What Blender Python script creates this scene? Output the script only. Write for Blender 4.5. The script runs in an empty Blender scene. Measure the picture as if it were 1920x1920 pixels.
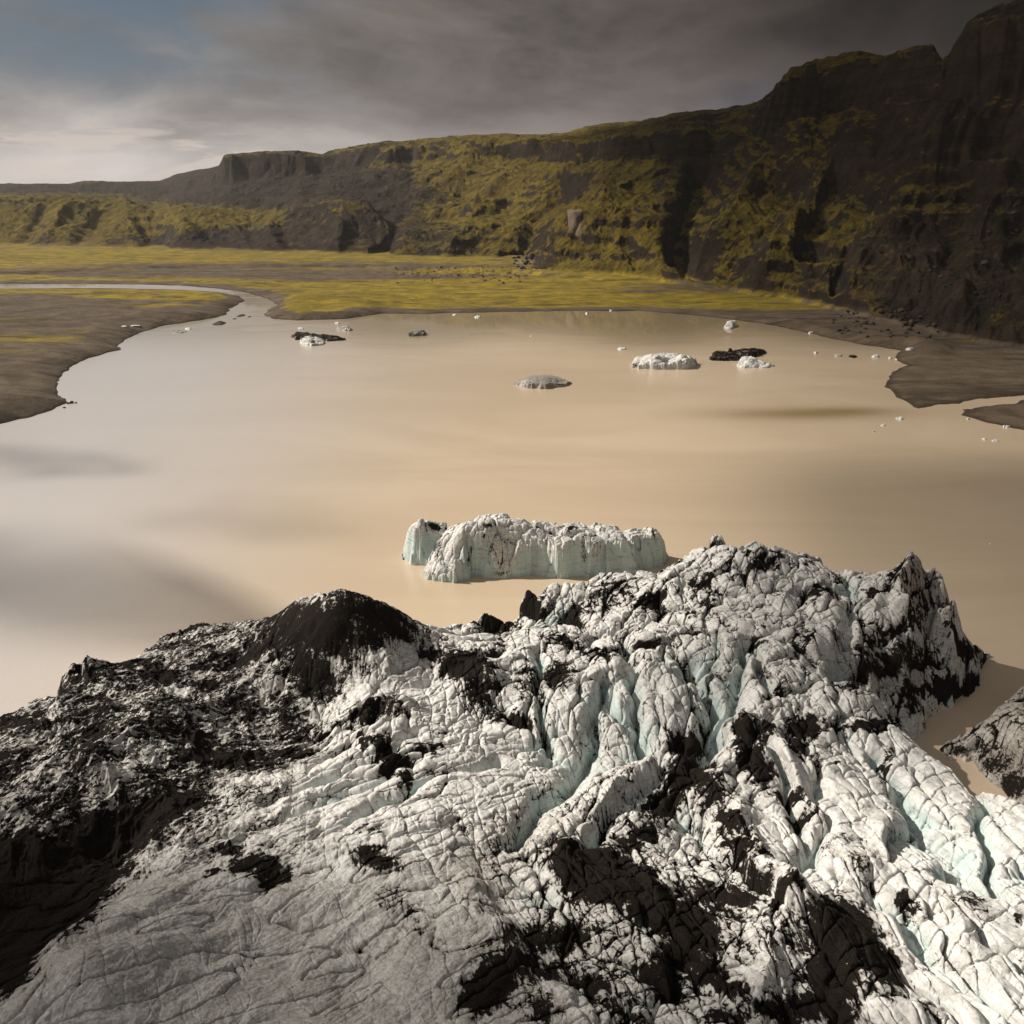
import bpy, math, random, os
import numpy as np
F32 = np.float32
Q = float(os.environ.get("SCENE_Q", "1.0"))     # mesh density factor (1.0 = final)
rng = np.random.RandomState(7)
random.seed(7)

# ------------------------------------------------------------------ camera model
CH = 80.0                      # drone height over the lagoon, metres
FPX = 1663.0                   # focal length in photo pixels (1920 wide)
PITCH = math.radians(19.53)
cp, sp = math.cos(PITCH), math.sin(PITCH)

def ray(u, v):
    x = (np.asarray(u, float) - 960) / FPX
    y = -(np.asarray(v, float) - 960) / FPX
    return x, cp + y * sp, -sp + y * cp

def px_h(u, v, h=0.0):         # point seen at (u, v) at height h
    dx, dy, dz = ray(u, v)
    t = (np.asarray(h, float) - CH) / dz
    return dx * t, dy * t

def px_d(u, v, d):             # azimuth and height of the point seen at (u, v) at ground distance d
    dx, dy, dz = ray(u, v)
    r = np.hypot(dx, dy)
    return np.arctan2(dx, dy), CH + np.asarray(d, float) * dz / r

def survey(x, y, z):           # photo coordinates of a world point
    zz = z - CH
    depth = y * cp - zz * sp
    depth = np.maximum(depth, 0.1)
    return 960 + FPX * x / depth, 960 - FPX * (y * sp + zz * cp) / depth

# ------------------------------------------------------------------ noise
_P = rng.permutation(4096).astype(np.int32)
_P = np.concatenate([_P, _P])
_GA = rng.rand(4096) * 2 * np.pi
_GX, _GY = np.cos(_GA).astype(F32), np.sin(_GA).astype(F32)
_R1, _R2, _R3 = (rng.rand(4096).astype(F32) for _ in range(3))

def _h(ix, iy, seed):
    return _P[(_P[(ix + seed * 131) & 4095] + iy) & 4095]

def perlin(x, y, seed=0):
    x = np.asarray(x, F32); y = np.asarray(y, F32)
    fx = np.floor(x); fy = np.floor(y)
    ix = fx.astype(np.int32); iy = fy.astype(np.int32)
    fx = x - fx; fy = y - fy
    ux = fx * fx * fx * (fx * (fx * 6 - 15) + 10)
    uy = fy * fy * fy * (fy * (fy * 6 - 15) + 10)
    def g(a, b):
        k = _h(ix + a, iy + b, seed)
        return _GX[k] * (fx - a) + _GY[k] * (fy - b)
    n0 = g(0, 0); n1 = g(1, 0); n0 = n0 + ux * (n1 - n0)
    n2 = g(0, 1); n3 = g(1, 1); n2 = n2 + ux * (n3 - n2)
    return (n0 + uy * (n2 - n0)) * F32(1.5)

def fbm(x, y, oct=4, seed=0, gain=0.5, lac=2.03):
    s = 0; a = 1.0; t = 0
    for i in range(oct):
        s = s + a * perlin(x, y, seed + i * 7)
        t += a; a *= gain
        x = x * F32(lac) + F32(3.7); y = y * F32(lac) - F32(1.3)
    return s / t

def ridged(x, y, oct=4, seed=0, gain=0.5, lac=2.05):
    s = 0; a = 1.0; t = 0
    for i in range(oct):
        n = 1 - np.abs(perlin(x, y, seed + i * 7)) * 1.6
        s = s + a * n
        t += a; a *= gain
        x = x * F32(lac) + F32(1.7); y = y * F32(lac) - F32(2.9)
    return s / t

def worley(x, y, seed=0, jit=0.9):
    """distance to the border between cells, random tilt of the own cell, offset to its centre"""
    x = np.asarray(x, F32); y = np.asarray(y, F32)
    ix = np.floor(x).astype(np.int32); iy = np.floor(y).astype(np.int32)
    f1 = np.full(x.shape, 9, F32); f2 = np.full(x.shape, 9, F32)
    kid = np.zeros(x.shape, np.int32); ox = np.zeros(x.shape, F32); oy = np.zeros(x.shape, F32)
    for a in (-1, 0, 1):
        for b in (-1, 0, 1):
            k = _h(ix + a, iy + b, seed)
            px = ix + a + 0.5 + (_R1[k] - 0.5) * jit - x
            py = iy + b + 0.5 + (_R2[k] - 0.5) * jit - y
            d = np.sqrt(px * px + py * py)
            m = d < f1
            f2 = np.where(m, f1, np.minimum(f2, d))
            f1 = np.where(m, d, f1)
            kid = np.where(m, k, kid); ox = np.where(m, px, ox); oy = np.where(m, py, oy)
    return (f2 - f1), f1, kid, ox, oy

def sstep(a, b, x):
    t = np.clip((x - a) / (b - a), 0, 1)
    return t * t * (3 - 2 * t)

def poly_sd(x, y, P):
    """signed distance to polygon P (positive inside)"""
    shp = x.shape
    x = x.ravel().astype(F32); y = y.ravel().astype(F32)
    best = np.full(x.shape, 1e12, F32); inside = np.zeros(x.shape, bool)
    n = len(P)
    for i in range(n):
        ax, ay = P[i]; bx, by = P[(i + 1) % n]
        ex, ey = bx - ax, by - ay
        L = ex * ex + ey * ey + 1e-9
        wx = x - F32(ax); wy = y - F32(ay)
        t = np.clip((wx * F32(ex) + wy * F32(ey)) / F32(L), 0, 1)
        dx = wx - t * F32(ex); dy = wy - t * F32(ey)
        np.minimum(best, dx * dx + dy * dy, out=best)
        c = (ay > y) != (by > y)
        if ey != 0:
            inside ^= c & (wx < (y - F32(ay)) * F32(ex / ey))
    d = np.sqrt(best)
    return np.where(inside, d, -d).reshape(shp)

def rbf_fit(pts, smooth=0.0):
    P = np.array(pts, float)
    D = np.hypot(P[:, 0][:, None] - P[:, 0][None], P[:, 1][:, None] - P[:, 1][None])
    A = np.zeros((len(P) + 1, len(P) + 1)); A[:-1, :-1] = np.sqrt(D * D + 1.5) - smooth * np.eye(len(P)); A[-1, :-1] = 1; A[:-1, -1] = 1
    w = np.linalg.solve(A, np.append(P[:, 2], 0))
    return P[:, :2], w

def rbf_eval(m, x, y):
    P, w = m
    out = np.full(x.shape, w[-1], F32)
    for (px, py), a in zip(P, w[:-1]):
        out += F32(a) * np.sqrt((x - F32(px)) ** 2 + (y - F32(py)) ** 2 + F32(1.5))
    return out

# ------------------------------------------------------------------ mesh + object helpers
COL = bpy.context.scene.collection

def tag(o, label=None, cat=None, group=None, kind=None):
    if label: o['label'] = label
    if cat: o['category'] = cat
    if group: o['group'] = group
    if kind: o['kind'] = kind
    return o

def link_mesh(name, co, faces, mat, attrs=None, parent=None, smooth=True):
    me = bpy.data.meshes.new(name)
    nv, nf = len(co), len(faces)
    k = faces.shape[1]
    me.vertices.add(nv); me.loops.add(nf * k); me.polygons.add(nf)
    me.vertices.foreach_set('co', np.ascontiguousarray(co, F32).ravel())
    me.loops.foreach_set('vertex_index', np.ascontiguousarray(faces, np.int32).ravel())
    me.polygons.foreach_set('loop_start', np.arange(0, nf * k, k, dtype=np.int32))
    me.polygons.foreach_set('use_smooth', np.full(nf, smooth, bool))
    me.update(calc_edges=True)
    for an, av in (attrs or {}).items():
        a = me.attributes.new(an, 'FLOAT', 'POINT')
        a.data.foreach_set('value', np.ascontiguousarray(av, F32).ravel())
    me.materials.append(mat)
    o = bpy.data.objects.new(name, me); COL.objects.link(o)
    if parent is not None: o.parent = parent
    return o

def grid_faces(nr, nc):
    i = np.arange(nr - 1)[:, None] * nc + np.arange(nc - 1)[None]
    return np.stack([i, i + 1, i + nc + 1, i + nc], -1).reshape(-1, 4)

def sub_mesh(name, co, faces, sel, mat, attrs, parent=None, smooth=True):
    f = faces[sel]
    used = np.zeros(len(co), bool); used[f.ravel()] = True
    idx = np.cumsum(used) - 1
    return link_mesh(name, co[used], idx[f], mat, {k: v[used] for k, v in attrs.items()}, parent, smooth)

# ------------------------------------------------------------------ node helper
class NT:
    def __init__(s, tree):
        s.t = tree; s.n = tree.nodes; s.l = tree.links; s.n.clear()
    def new(s, typ, **kw):
        n = s.n.new(typ)
        for k, v in kw.items(): setattr(n, k, v)
        return n
    def inp(s, n, key, v):
        if hasattr(v, 'is_output') or isinstance(v, bpy.types.NodeSocket): s.l.new(v, n.inputs[key])
        elif v is not None: n.inputs[key].default_value = v
    def math(s, op, a, b=None, c=None, clamp=False):
        n = s.new('ShaderNodeMath', operation=op, use_clamp=clamp)
        for i, v in enumerate((a, b, c)): s.inp(n, i, v)
        return n.outputs[0]
    def mix(s, f, a, b, typ='MIX'):
        n = s.new('ShaderNodeMix', data_type='RGBA', blend_type=typ)
        n.clamp_factor = True
        s.inp(n, 0, f); s.inp(n, 6, col(a) if isinstance(a, tuple) else a); s.inp(n, 7, col(b) if isinstance(b, tuple) else b)
        return n.outputs[2]
    def noise(s, vec, scale, detail=4, rough=0.55, dist=0.0):
        n = s.new('ShaderNodeTexNoise'); s.inp(n, 'Vector', vec)
        n.inputs['Scale'].default_value = scale; n.inputs['Detail'].default_value = detail
        n.inputs['Roughness'].default_value = rough; n.inputs['Distortion'].default_value = dist
        return n.outputs[0]
    def ramp(s, f, a, b):
        n = s.new('ShaderNodeMapRange'); n.interpolation_type = 'SMOOTHSTEP'
        s.inp(n, 0, f); n.inputs[1].default_value = a; n.inputs[2].default_value = b
        return n.outputs[0]
    def mapping(s, vec, scale=(1, 1, 1), rot=(0, 0, 0), loc=(0, 0, 0)):
        n = s.new('ShaderNodeMapping'); s.inp(n, 0, vec)
        n.inputs['Scale'].default_value = scale; n.inputs['Rotation'].default_value = rot; n.inputs['Location'].default_value = loc
        return n.outputs[0]
    def attr(s, name):
        return s.new('ShaderNodeAttribute', attribute_name=name).outputs['Fac']
    def bump(s, h, strength, dist, normal=None):
        n = s.new('ShaderNodeBump'); s.inp(n, 'Height', h); n.inputs['Strength'].default_value = strength
        n.inputs['Distance'].default_value = dist
        if normal is not None: s.inp(n, 'Normal', normal)
        return n.outputs[0]

def col(c): return (*c[:3], 1.0)

def material(name):
    m = bpy.data.materials.new(name); m.use_nodes = True
    return m, NT(m.node_tree)

def principled(nt, color, rough=0.8, normal=None, spec=0.5, **kw):
    p = nt.new('ShaderNodeBsdfPrincipled')
    nt.inp(p, 'Base Color', col(color) if isinstance(color, tuple) else color)
    nt.inp(p, 'Roughness', rough)
    nt.inp(p, 'Specular IOR Level', spec)
    if normal is not None: nt.inp(p, 'Normal', normal)
    for k, v in kw.items(): nt.inp(p, k, v)
    o = nt.new('ShaderNodeOutputMaterial'); nt.l.new(p.outputs[0], o.inputs[0])
    return p

def wdir(u1, v1, u2, v2, h=10):
    x1, y1 = px_h(u1, v1, h); x2, y2 = px_h(u2, v2, h)
    return math.atan2(float(y2 - y1), float(x2 - x1))
ANG_A = wdir(400, 1560, 900, 1400)
ANG_B = wdir(1500, 1450, 1800, 1800)
# ------------------------------------------------------------------ materials
def mat_ice(name='glacier_ice', dark=1.0):
    m, n = material(name)
    pos = n.new('ShaderNodeNewGeometry').outputs['Position']
    geo = n.new('ShaderNodeNewGeometry')
    sep = n.new('ShaderNodeSeparateXYZ'); n.l.new(geo.outputs['Normal'], sep.inputs[0])
    nz = sep.outputs[2]
    dirt = n.attr('dirt'); blue = n.attr('blue'); grey = n.attr('grey')
    fine = n.noise(pos, 3.2, 7, 0.68, 0.4)
    fine2 = n.noise(n.mapping(pos, (1.0, 1.0, 1.0), (0, 0, 0.6)), 0.9, 6, 0.62, 0.8)
    speck = n.noise(pos, 9.0, 4, 0.7)
    # clean ice: off-white crust, warm dust in patches, teal where old ice is bare
    c = n.mix(n.ramp(fine2, 0.35, 0.62), (0.56, 0.545, 0.52), (0.72, 0.72, 0.705))
    dust = n.math('MULTIPLY', n.ramp(fine, 0.46, 0.68), 0.6)
    c = n.mix(dust, c, (0.44, 0.40, 0.345))
    c = n.mix(n.ramp(blue, 0.05, 0.9), c, (0.50, 0.605, 0.59))
    g2 = n.math('ADD', grey, n.math('MULTIPLY', n.math('SUBTRACT', fine, 0.5), 1.3))
    c = n.mix(n.math('MULTIPLY', n.ramp(g2, 0.15, 1.0), 0.9), c, (0.215, 0.183, 0.150))
    # strings of grit on steep faces, following the layers
    lay = n.noise(n.mapping(pos, (0.22, 0.22, 2.6)), 1.0, 5, 0.7, 0.6)
    st = n.math('MULTIPLY', n.ramp(lay, 0.53, 0.66), n.ramp(nz, 0.75, 0.35))
    c = n.mix(n.math('MULTIPLY', st, 0.55), c, (0.20, 0.18, 0.15))
    # hairline fractures: two families of long lines and an irregular web
    wob = n.new('ShaderNodeTexNoise'); n.l.new(pos, wob.inputs['Vector']); wob.inputs['Scale'].default_value = 0.35; wob.inputs['Detail'].default_value = 5
    vm = n.new('ShaderNodeVectorMath', operation='MULTIPLY_ADD'); n.l.new(wob.outputs['Color'], vm.inputs[0]); vm.inputs[1].default_value = (2.2, 2.2, 2.2); n.l.new(pos, vm.inputs[2])
    wp = vm.outputs[0]
    lines = None
    for ang, sc3, th in ((-ANG_B, (0.055, 0.62, 0.25), 0.014), (-ANG_A, (0.06, 0.75, 0.25), 0.014), (-ANG_B - 0.5, (0.10, 1.3, 0.5), 0.016)):
        f = n.noise(n.mapping(n.mapping(wp, (1, 1, 1), (0, 0, ang)), sc3), 1.0, 2, 0.5)
        f = n.ramp(n.math('ABSOLUTE', n.math('SUBTRACT', f, 0.5)), th, 0.002)
        lines = f if lines is None else n.math('MAXIMUM', lines, f)
    vo = n.new('ShaderNodeTexVoronoi', feature='DISTANCE_TO_EDGE'); n.l.new(n.mapping(wp, (0.34, 0.34, 0.34)), vo.inputs['Vector']); vo.inputs['Scale'].default_value = 1.0
    web = n.ramp(vo.outputs[0], 0.022, 0.003)
    lines = n.math('MAXIMUM', lines, web)
    lines = n.math('MULTIPLY', lines, n.ramp(n.noise(pos, 0.22, 4, 0.6), 0.38, 0.58))
    # black volcanic grit
    d2 = n.math('ADD', dirt, n.math('MULTIPLY', n.math('SUBTRACT', n.noise(n.mapping(pos, (1.0, 1.0, 1.6), (0.3, 0.2, 0.5)), 1.5, 9, 0.70, 0.9), 0.5), 0.85))
    d2 = n.math('ADD', d2, n.math('MULTIPLY', n.math('SUBTRACT', n.noise(pos, 0.5, 5, 0.6, 0.6), 0.5), 0.55))
    d2 = n.math('ADD', d2, n.math('MULTIPLY', lines, 0.22))
    dm = n.ramp(d2, 0.46, 0.60)
    halo = n.math('MULTIPLY', n.ramp(d2, 0.22, 0.52), 0.5)
    c = n.mix(halo, c, (0.215, 0.185, 0.155))
    ash = n.mix(n.ramp(speck, 0.35, 0.7), (0.006, 0.0052, 0.0047), (0.027, 0.021, 0.017))
    c = n.mix(dm, c, ash)
    h = n.math('ADD', n.math('MULTIPLY', fine, 0.6), n.math('MULTIPLY', speck, 0.25))
    h = n.math('SUBTRACT', h, n.math('MULTIPLY', lines, 0.5))
    nor = n.bump(h, 0.55, 0.12)
    r = n.math('ADD', n.math('MULTIPLY', dm, 0.3), 0.6)
    principled(n, c, r, nor, n.math('SUBTRACT', 0.3, n.math('MULTIPLY', dm, 0.26)))
    return m

def mat_hill():
    m, n = material('hillside_moss_and_basalt')
    geo = n.new('ShaderNodeNewGeometry'); pos = geo.outputs['Position']
    sep = n.new('ShaderNodeSeparateXYZ'); n.l.new(geo.outputs['Normal'], sep.inputs[0])
    nz = sep.outputs[2]
    green = n.attr('green'); rock = n.attr('rock'); plain = n.attr('plain')
    big = n.noise(pos, 0.012, 7, 0.62, 0.5)
    mid = n.noise(pos, 0.06, 8, 0.68, 0.4)
    fine = n.noise(pos, 0.45, 6, 0.7)
    strata = n.noise(n.mapping(pos, (0.006, 0.006, 0.11)), 1.0, 6, 0.68, 0.7)
    # ground under the moss
    sc = n.mix(n.ramp(mid, 0.35, 0.7), (0.018, 0.0125, 0.0085), (0.052, 0.036, 0.024))
    sc = n.mix(n.math('MULTIPLY', n.ramp(strata, 0.48, 0.62), 0.6), sc, (0.011, 0.0085, 0.007))
    sc = n.mix(n.math('MULTIPLY', n.ramp(fine, 0.58, 0.75), 0.35), sc, (0.10, 0.075, 0.055))
    moss = n.mix(n.ramp(mid, 0.35, 0.65), (0.072, 0.054, 0.009), (0.178, 0.130, 0.016))
    moss = n.mix(n.ramp(big, 0.5, 0.72), moss, (0.085, 0.056, 0.017))
    moss = n.mix(n.math('MULTIPLY', n.ramp(fine, 0.5, 0.7), 0.5), moss, (0.040, 0.033, 0.009))
    k = n.math('ADD', green, n.math('MULTIPLY', n.math('SUBTRACT', mid, 0.5), 1.0))
    k = n.math('ADD', k, n.math('MULTIPLY', n.math('SUBTRACT', fine, 0.5), 0.4))
    k = n.math('ADD', k, n.math('MULTIPLY', n.math('SUBTRACT', big, 0.5), 1.5))
    k = n.math('ADD', k, n.math('MULTIPLY', n.math('SUBTRACT', n.noise(n.mapping(pos, (1, 1, 2.2)), 0.10, 8, 0.68, 0.3), 0.5), 0.7))
    k = n.math('SUBTRACT', k, n.math('MULTIPLY', n.ramp(nz, 0.80, 0.48), 0.75))
    km = n.ramp(k, 0.28, 0.68)
    grit0 = n.noise(pos, 0.8, 6, 0.8)
    sc = n.mix(n.math('MULTIPLY', n.ramp(grit0, 0.54, 0.68), 0.5), sc, (0.11, 0.08, 0.058))
    c = n.mix(km, sc, moss)
    c = n.mix(n.math('MULTIPLY', n.ramp(grit0, 0.47, 0.36), 0.45), c, (0.018, 0.014, 0.008))
    # flat outwash plain: moss sheets and bare gravel bars, drawn out along the valley
    pv = n.mapping(pos, (0.0035, 0.016, 0.0), (0, 0, math.radians(-8)))
    bars = n.noise(pv, 1.0, 9, 0.66, 0.6)
    gr = n.mix(n.ramp(mid, 0.3, 0.7), (0.070, 0.052, 0.036), (0.145, 0.110, 0.076))
    gr = n.mix(n.math('MULTIPLY', n.ramp(fine, 0.55, 0.72), 0.4), gr, (0.18, 0.14, 0.10))
    grit = n.noise(pos, 1.1, 6, 0.82)
    gr = n.mix(n.math('MULTIPLY', n.ramp(grit, 0.54, 0.66), 0.55), gr, (0.23, 0.18, 0.135))
    gr = n.mix(n.math('MULTIPLY', n.ramp(grit, 0.46, 0.36), 0.65), gr, (0.030, 0.021, 0.015))
    pm = n.mix(n.ramp(mid, 0.35, 0.65), (0.155, 0.115, 0.019), (0.300, 0.220, 0.026))
    pm = n.mix(n.math('MULTIPLY', n.ramp(fine, 0.48, 0.66), 0.45), pm, (0.075, 0.055, 0.02))
    bars2 = n.noise(n.mapping(pos, (0.010, 0.075, 0.0), (0, 0, math.radians(-5))), 1.0, 8, 0.68, 0.5)
    pk = n.math('ADD', green, n.math('MULTIPLY', n.math('SUBTRACT', bars, 0.5), 2.8))
    pk = n.math('ADD', pk, n.math('MULTIPLY', n.math('SUBTRACT', bars2, 0.5), 2.2))
    pc = n.mix(n.ramp(pk, 0.34, 0.62), gr, pm)
    pc = n.mix(n.math('MULTIPLY', n.ramp(bars2, 0.52, 0.62), 0.7), pc, (0.04, 0.030, 0.022))
    sepz = n.new('ShaderNodeSeparateXYZ'); n.l.new(pos, sepz.inputs[0])
    wet = n.ramp(n.math('ADD', sepz.outputs[2], n.math('MULTIPLY', n.math('SUBTRACT', mid, 0.5), 0.8)), 0.75, 0.15)
    pc = n.mix(n.math('MULTIPLY', wet, 0.65), pc, (0.030, 0.021, 0.015))
    c = n.mix(plain, c, pc)
    c = n.mix(n.math('MULTIPLY', n.ramp(rock, 0.2, 0.8), 0.9), c, (0.20, 0.155, 0.115))
    hb = n.math('ADD', n.math('MULTIPLY', mid, 1.0), n.math('MULTIPLY', n.noise(n.mapping(pos, (1, 1, 0.5)), 0.22, 7, 0.7, 0.3), 0.55))
    hb = n.math('ADD', hb, n.math('MULTIPLY', strata, 0.5))
    nor = n.bump(hb, 0.8, 7.0)
    nor2 = n.bump(n.math('ADD', fine, n.math('MULTIPLY', bars, 2.0)), 0.5, 0.8)
    nm = n.new('ShaderNodeMix', data_type='VECTOR'); n.inp(nm, 0, plain); n.inp(nm, 4, nor); n.inp(nm, 5, nor2)
    principled(n, c, 0.95, nm.outputs[1], 0.12)
    return m

def mat_water():
    m, n = material('silty_meltwater')
    geo = n.new('ShaderNodeNewGeometry'); pos = geo.outputs['Position']
    silt = n.noise(n.mapping(pos, (0.006, 0.014, 0)), 1.0, 6, 0.55, 1.2)
    calm = n.attr('calm'); plume = n.attr('plume')
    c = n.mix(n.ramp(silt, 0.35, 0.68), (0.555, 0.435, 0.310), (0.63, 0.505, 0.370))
    c = n.mix(n.attr('skytint'), c, (0.555, 0.525, 0.52))  # grey sky reflection painted into the water colour
    c = n.mix(n.math('MULTIPLY', calm, 0.85), c, (0.27, 0.21, 0.115))  # dark olive hill reflection painted into the calm band's colour
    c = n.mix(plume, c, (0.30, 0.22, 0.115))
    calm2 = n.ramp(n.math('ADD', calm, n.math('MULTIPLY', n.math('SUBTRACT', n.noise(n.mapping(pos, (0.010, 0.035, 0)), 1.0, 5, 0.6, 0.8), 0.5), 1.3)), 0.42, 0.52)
    w1 = n.noise(n.mapping(pos, (0.55, 0.9, 0)), 1.0, 5, 0.65, 0.4)
    w2 = n.noise(n.mapping(pos, (2.4, 3.4, 0), (0, 0, 0.4)), 1.0, 4, 0.6)
    h = n.math('ADD', n.math('MULTIPLY', w1, 0.6), n.math('MULTIPLY', w2, 0.4))
    h = n.math('MULTIPLY', h, n.math('SUBTRACT', 1.0, n.math('MULTIPLY', calm2, 0.985)))
    nor = n.bump(h, 0.42, 0.20)
    r = n.math('ADD', 0.03, n.math('MULTIPLY', n.math('SUBTRACT', 1.0, calm2), 0.13))
    principled(n, c, r, nor, 0.5, IOR=1.40)
    return m

def mat_rock(name='basalt_boulder'):
    m, n = material(name)
    pos = n.new('ShaderNodeNewGeometry').outputs['Position']
    a = n.noise(pos, 0.8, 6, 0.65)
    c = n.mix(n.ramp(a, 0.35, 0.7), (0.035, 0.027, 0.022), (0.11, 0.085, 0.065))
    principled(n, c, 0.9, n.bump(a, 0.6, 0.3), 0.2)
    return m

def mat_shade_cloud():
    m, n = material('shade_cloud_vapour')
    a = n.attr('alpha')
    d = n.new('ShaderNodeBsdfDiffuse'); d.inputs[0].default_value = (0.8, 0.78, 0.76, 1)
    t = n.new('ShaderNodeBsdfTransparent')
    x = n.new('ShaderNodeMixShader'); n.l.new(a, x.inputs[0]); n.l.new(t.outputs[0], x.inputs[1]); n.l.new(d.outputs[0], x.inputs[2])
    o = n.new('ShaderNodeOutputMaterial'); n.l.new(x.outputs[0], o.inputs[0])
    return m

M_ICE, M_HILL, M_WATER, M_ROCK, M_SHADE_CLOUD = mat_ice(), mat_hill(), mat_water(), mat_rock(), mat_shade_cloud()

# ------------------------------------------------------------------ lagoon outline (photo survey on the water plane)
SHORE = [(-1500, 1500), (-900, 1120), (-400, 920), (-150, 840), (0, 796), (60, 782), (100, 768), (124, 757), (112, 745), (107, 728), (112, 708), (130, 690), (165, 672),
         (200, 662), (228, 656), (222, 650), (232, 638), (262, 624), (300, 612), (345, 605), (380, 600), (405, 596), (425, 588), (428, 580), (443, 573), (458, 564),
         (448, 555), (420, 550), (380, 546), (320, 543), (220, 541), (120, 541), (0, 542), (-300, 544), (-300, 531), (0, 532), (150, 532), (250, 533), (330, 535), (400, 540), (450, 546), (490, 556), (510, 564),
         (522, 573), (505, 579), (497, 590), (512, 598), (560, 601), (640, 599), (690, 592), (720, 588), (800, 588), (900, 586), (1000, 584), (1100, 583), (1200, 583), (1290, 590),
         (1380, 600), (1460, 612), (1540, 630), (1620, 646), (1695, 657), (1680, 668), (1698, 684), (1665, 708), (1660, 725), (1685, 745), (1722, 765), (1760, 762), (1820, 752), (1920, 741), (2150, 722), (2150, 735), (1920, 751), (1850, 762), (1815, 768), (1800, 778), (1840, 790), (1920, 806), (2150, 880), (2500, 1000), (3200, 1500)]
SX, SY = px_h([p[0] for p in SHORE], [p[1] for p in SHORE], 0.0)
LAKE = [(float(a), float(b)) for a, b in zip(SX, SY)] + [(900, -100), (900, -700), (-900, -700), (-900, -100)]
MAR = [(-300, 0)]

# ------------------------------------------------------------------ land: levels of the relief, (u, v, ground distance)
L0 = [(-700, 455), (-300, 459), (0, 463), (300, 471), (500, 477), (750, 484), (900, 486), (965, 494), (1020, 512), (1150, 520), (1280, 533), (1400, 550), (1500, 566), (1600, 588), (1700, 612), (1800, 632), (1920, 655), (2100, 705), (2500, 850)]
L1 = [(-700, 372, 2100), (0, 374, 2000), (120, 368, 1980), (230, 370, 1930), (262, 384, 1860), (290, 398, 1800), (340, 388, 1760), (400, 392, 1740), (470, 404, 1700), (540, 396, 1620), (600, 382, 1560), (640, 375, 1520), (690, 378, 1490), (712, 405, 1440), (740, 432, 1400), (800, 436, 1385), (880, 428, 1370), (950, 430, 1340), (1000, 455, 1200), (1040, 420, 1130), (1075, 395, 1110), (1150, 400, 1050), (1250, 425, 1010), (1330, 430, 970), (1430, 440, 900), (1520, 450, 850), (1600, 480, 800), (1700, 510, 720), (1800, 540, 660), (1920, 570, 600), (2300, 650, 480)]
L2 = [(-700, 371, 2600), (0, 373, 2500), (120, 369, 2400), (230, 376, 2300), (290, 402, 2150), (340, 396, 2080), (400, 396, 2020), (500, 404, 1930), (640, 388, 1700), (720, 412, 1600), (800, 412, 1600), (950, 400, 1550), (1060, 385, 1320), (1130, 350, 1220), (1250, 350, 1130), (1330, 360, 1100), (1500, 370, 1000), (1600, 390, 940), (1750, 420, 840), (1920, 460, 740), (2300, 520, 600)]
L3 = [(-700, 356, 3600), (0, 357, 3300), (130, 357, 3200), (200, 365, 3000), (300, 372, 2800), (400, 352, 2450), (430, 345, 2350), (500, 335, 2260), (600, 330, 2200), (700, 310, 2100), (850, 300, 1950), (960, 300, 1850), (1080, 310, 1500), (1150, 305, 1350), (1250, 300, 1230), (1330, 290, 1200), (1400, 270, 1180), (1500, 230, 1150), (1600, 205, 1110), (1750, 195, 1010), (1920, 180, 910), (2300, 200, 750)]
L4 = [(-700, 347, 3750), (0, 347, 3450), (130, 347, 3330), (170, 340, 3250), (300, 350, 3000), (405, 320, 2620), (419, 294, 2420), (480, 288, 2340), (560, 286, 2300), (606, 293, 2280), (640, 284, 2270), (700, 274, 2200), (850, 264, 2060), (960, 262, 1950), (1080, 268, 1560), (1150, 262, 1400), (1240, 250, 1290), (1320, 248, 1270), (1335, 262, 1260), (1400, 232, 1250), (1445, 185, 1225), (1480, 142, 1195), (1600, 112, 1160), (1745, 100, 1070), (1765, 128, 1060), (1800, 78, 1035), (1920, 26, 955), (2300, -60, 850)]
L5 = [(-700, 347, 4600), (0, 345, 4400), (130, 345, 4200), (158, 339, 4050), (200, 344, 4000), (208, 341, 3950), (300, 339, 3700), (330, 327, 3400), (412, 310, 3000), (421, 291, 2560), (480, 285, 2480), (560, 282, 2450), (606, 289, 2450), (616, 282, 2450), (660, 275, 2440), (700, 268, 2420), (780, 262, 2350), (860, 256, 2300), (960, 253, 2250), (1050, 255, 2200), (1075, 248, 2200), (1110, 240, 2150), (1180, 230, 2050), (1280, 213, 1900), (1362, 205, 1700), (1372, 203, 1650), (1430, 186, 1380), (1450, 165, 1290), (1480, 130, 1255), (1520, 115, 1240), (1560, 107, 1235), (1600, 97, 1230), (1640, 101, 1220), (1682, 103, 1200), (1700, 97, 1190), (1748, 92, 1150), (1757, 112, 1142), (1767, 122, 1138), (1780, 104, 1125), (1810, 55, 1100), (1832, 33, 1090), (1880, 18, 1070), (1920, 3, 1050), (2300, -120, 950)]

def level(L):
    L = np.array([(*p, 0) if len(p) == 2 else p for p in L], float)
    if L[0, 2] == 0:
        x, y = px_h(L[:, 0], L[:, 1], 1.5); az = np.arctan2(x, y); d = np.hypot(x, y); z = np.full(len(L), 1.5)
    else:
        d = L[:, 2]; az, z = px_d(L[:, 0], L[:, 1], d)
    return az, d, z
LV = [level(L) for L in (L0, L1, L2, L3, L4, L5)]

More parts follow.
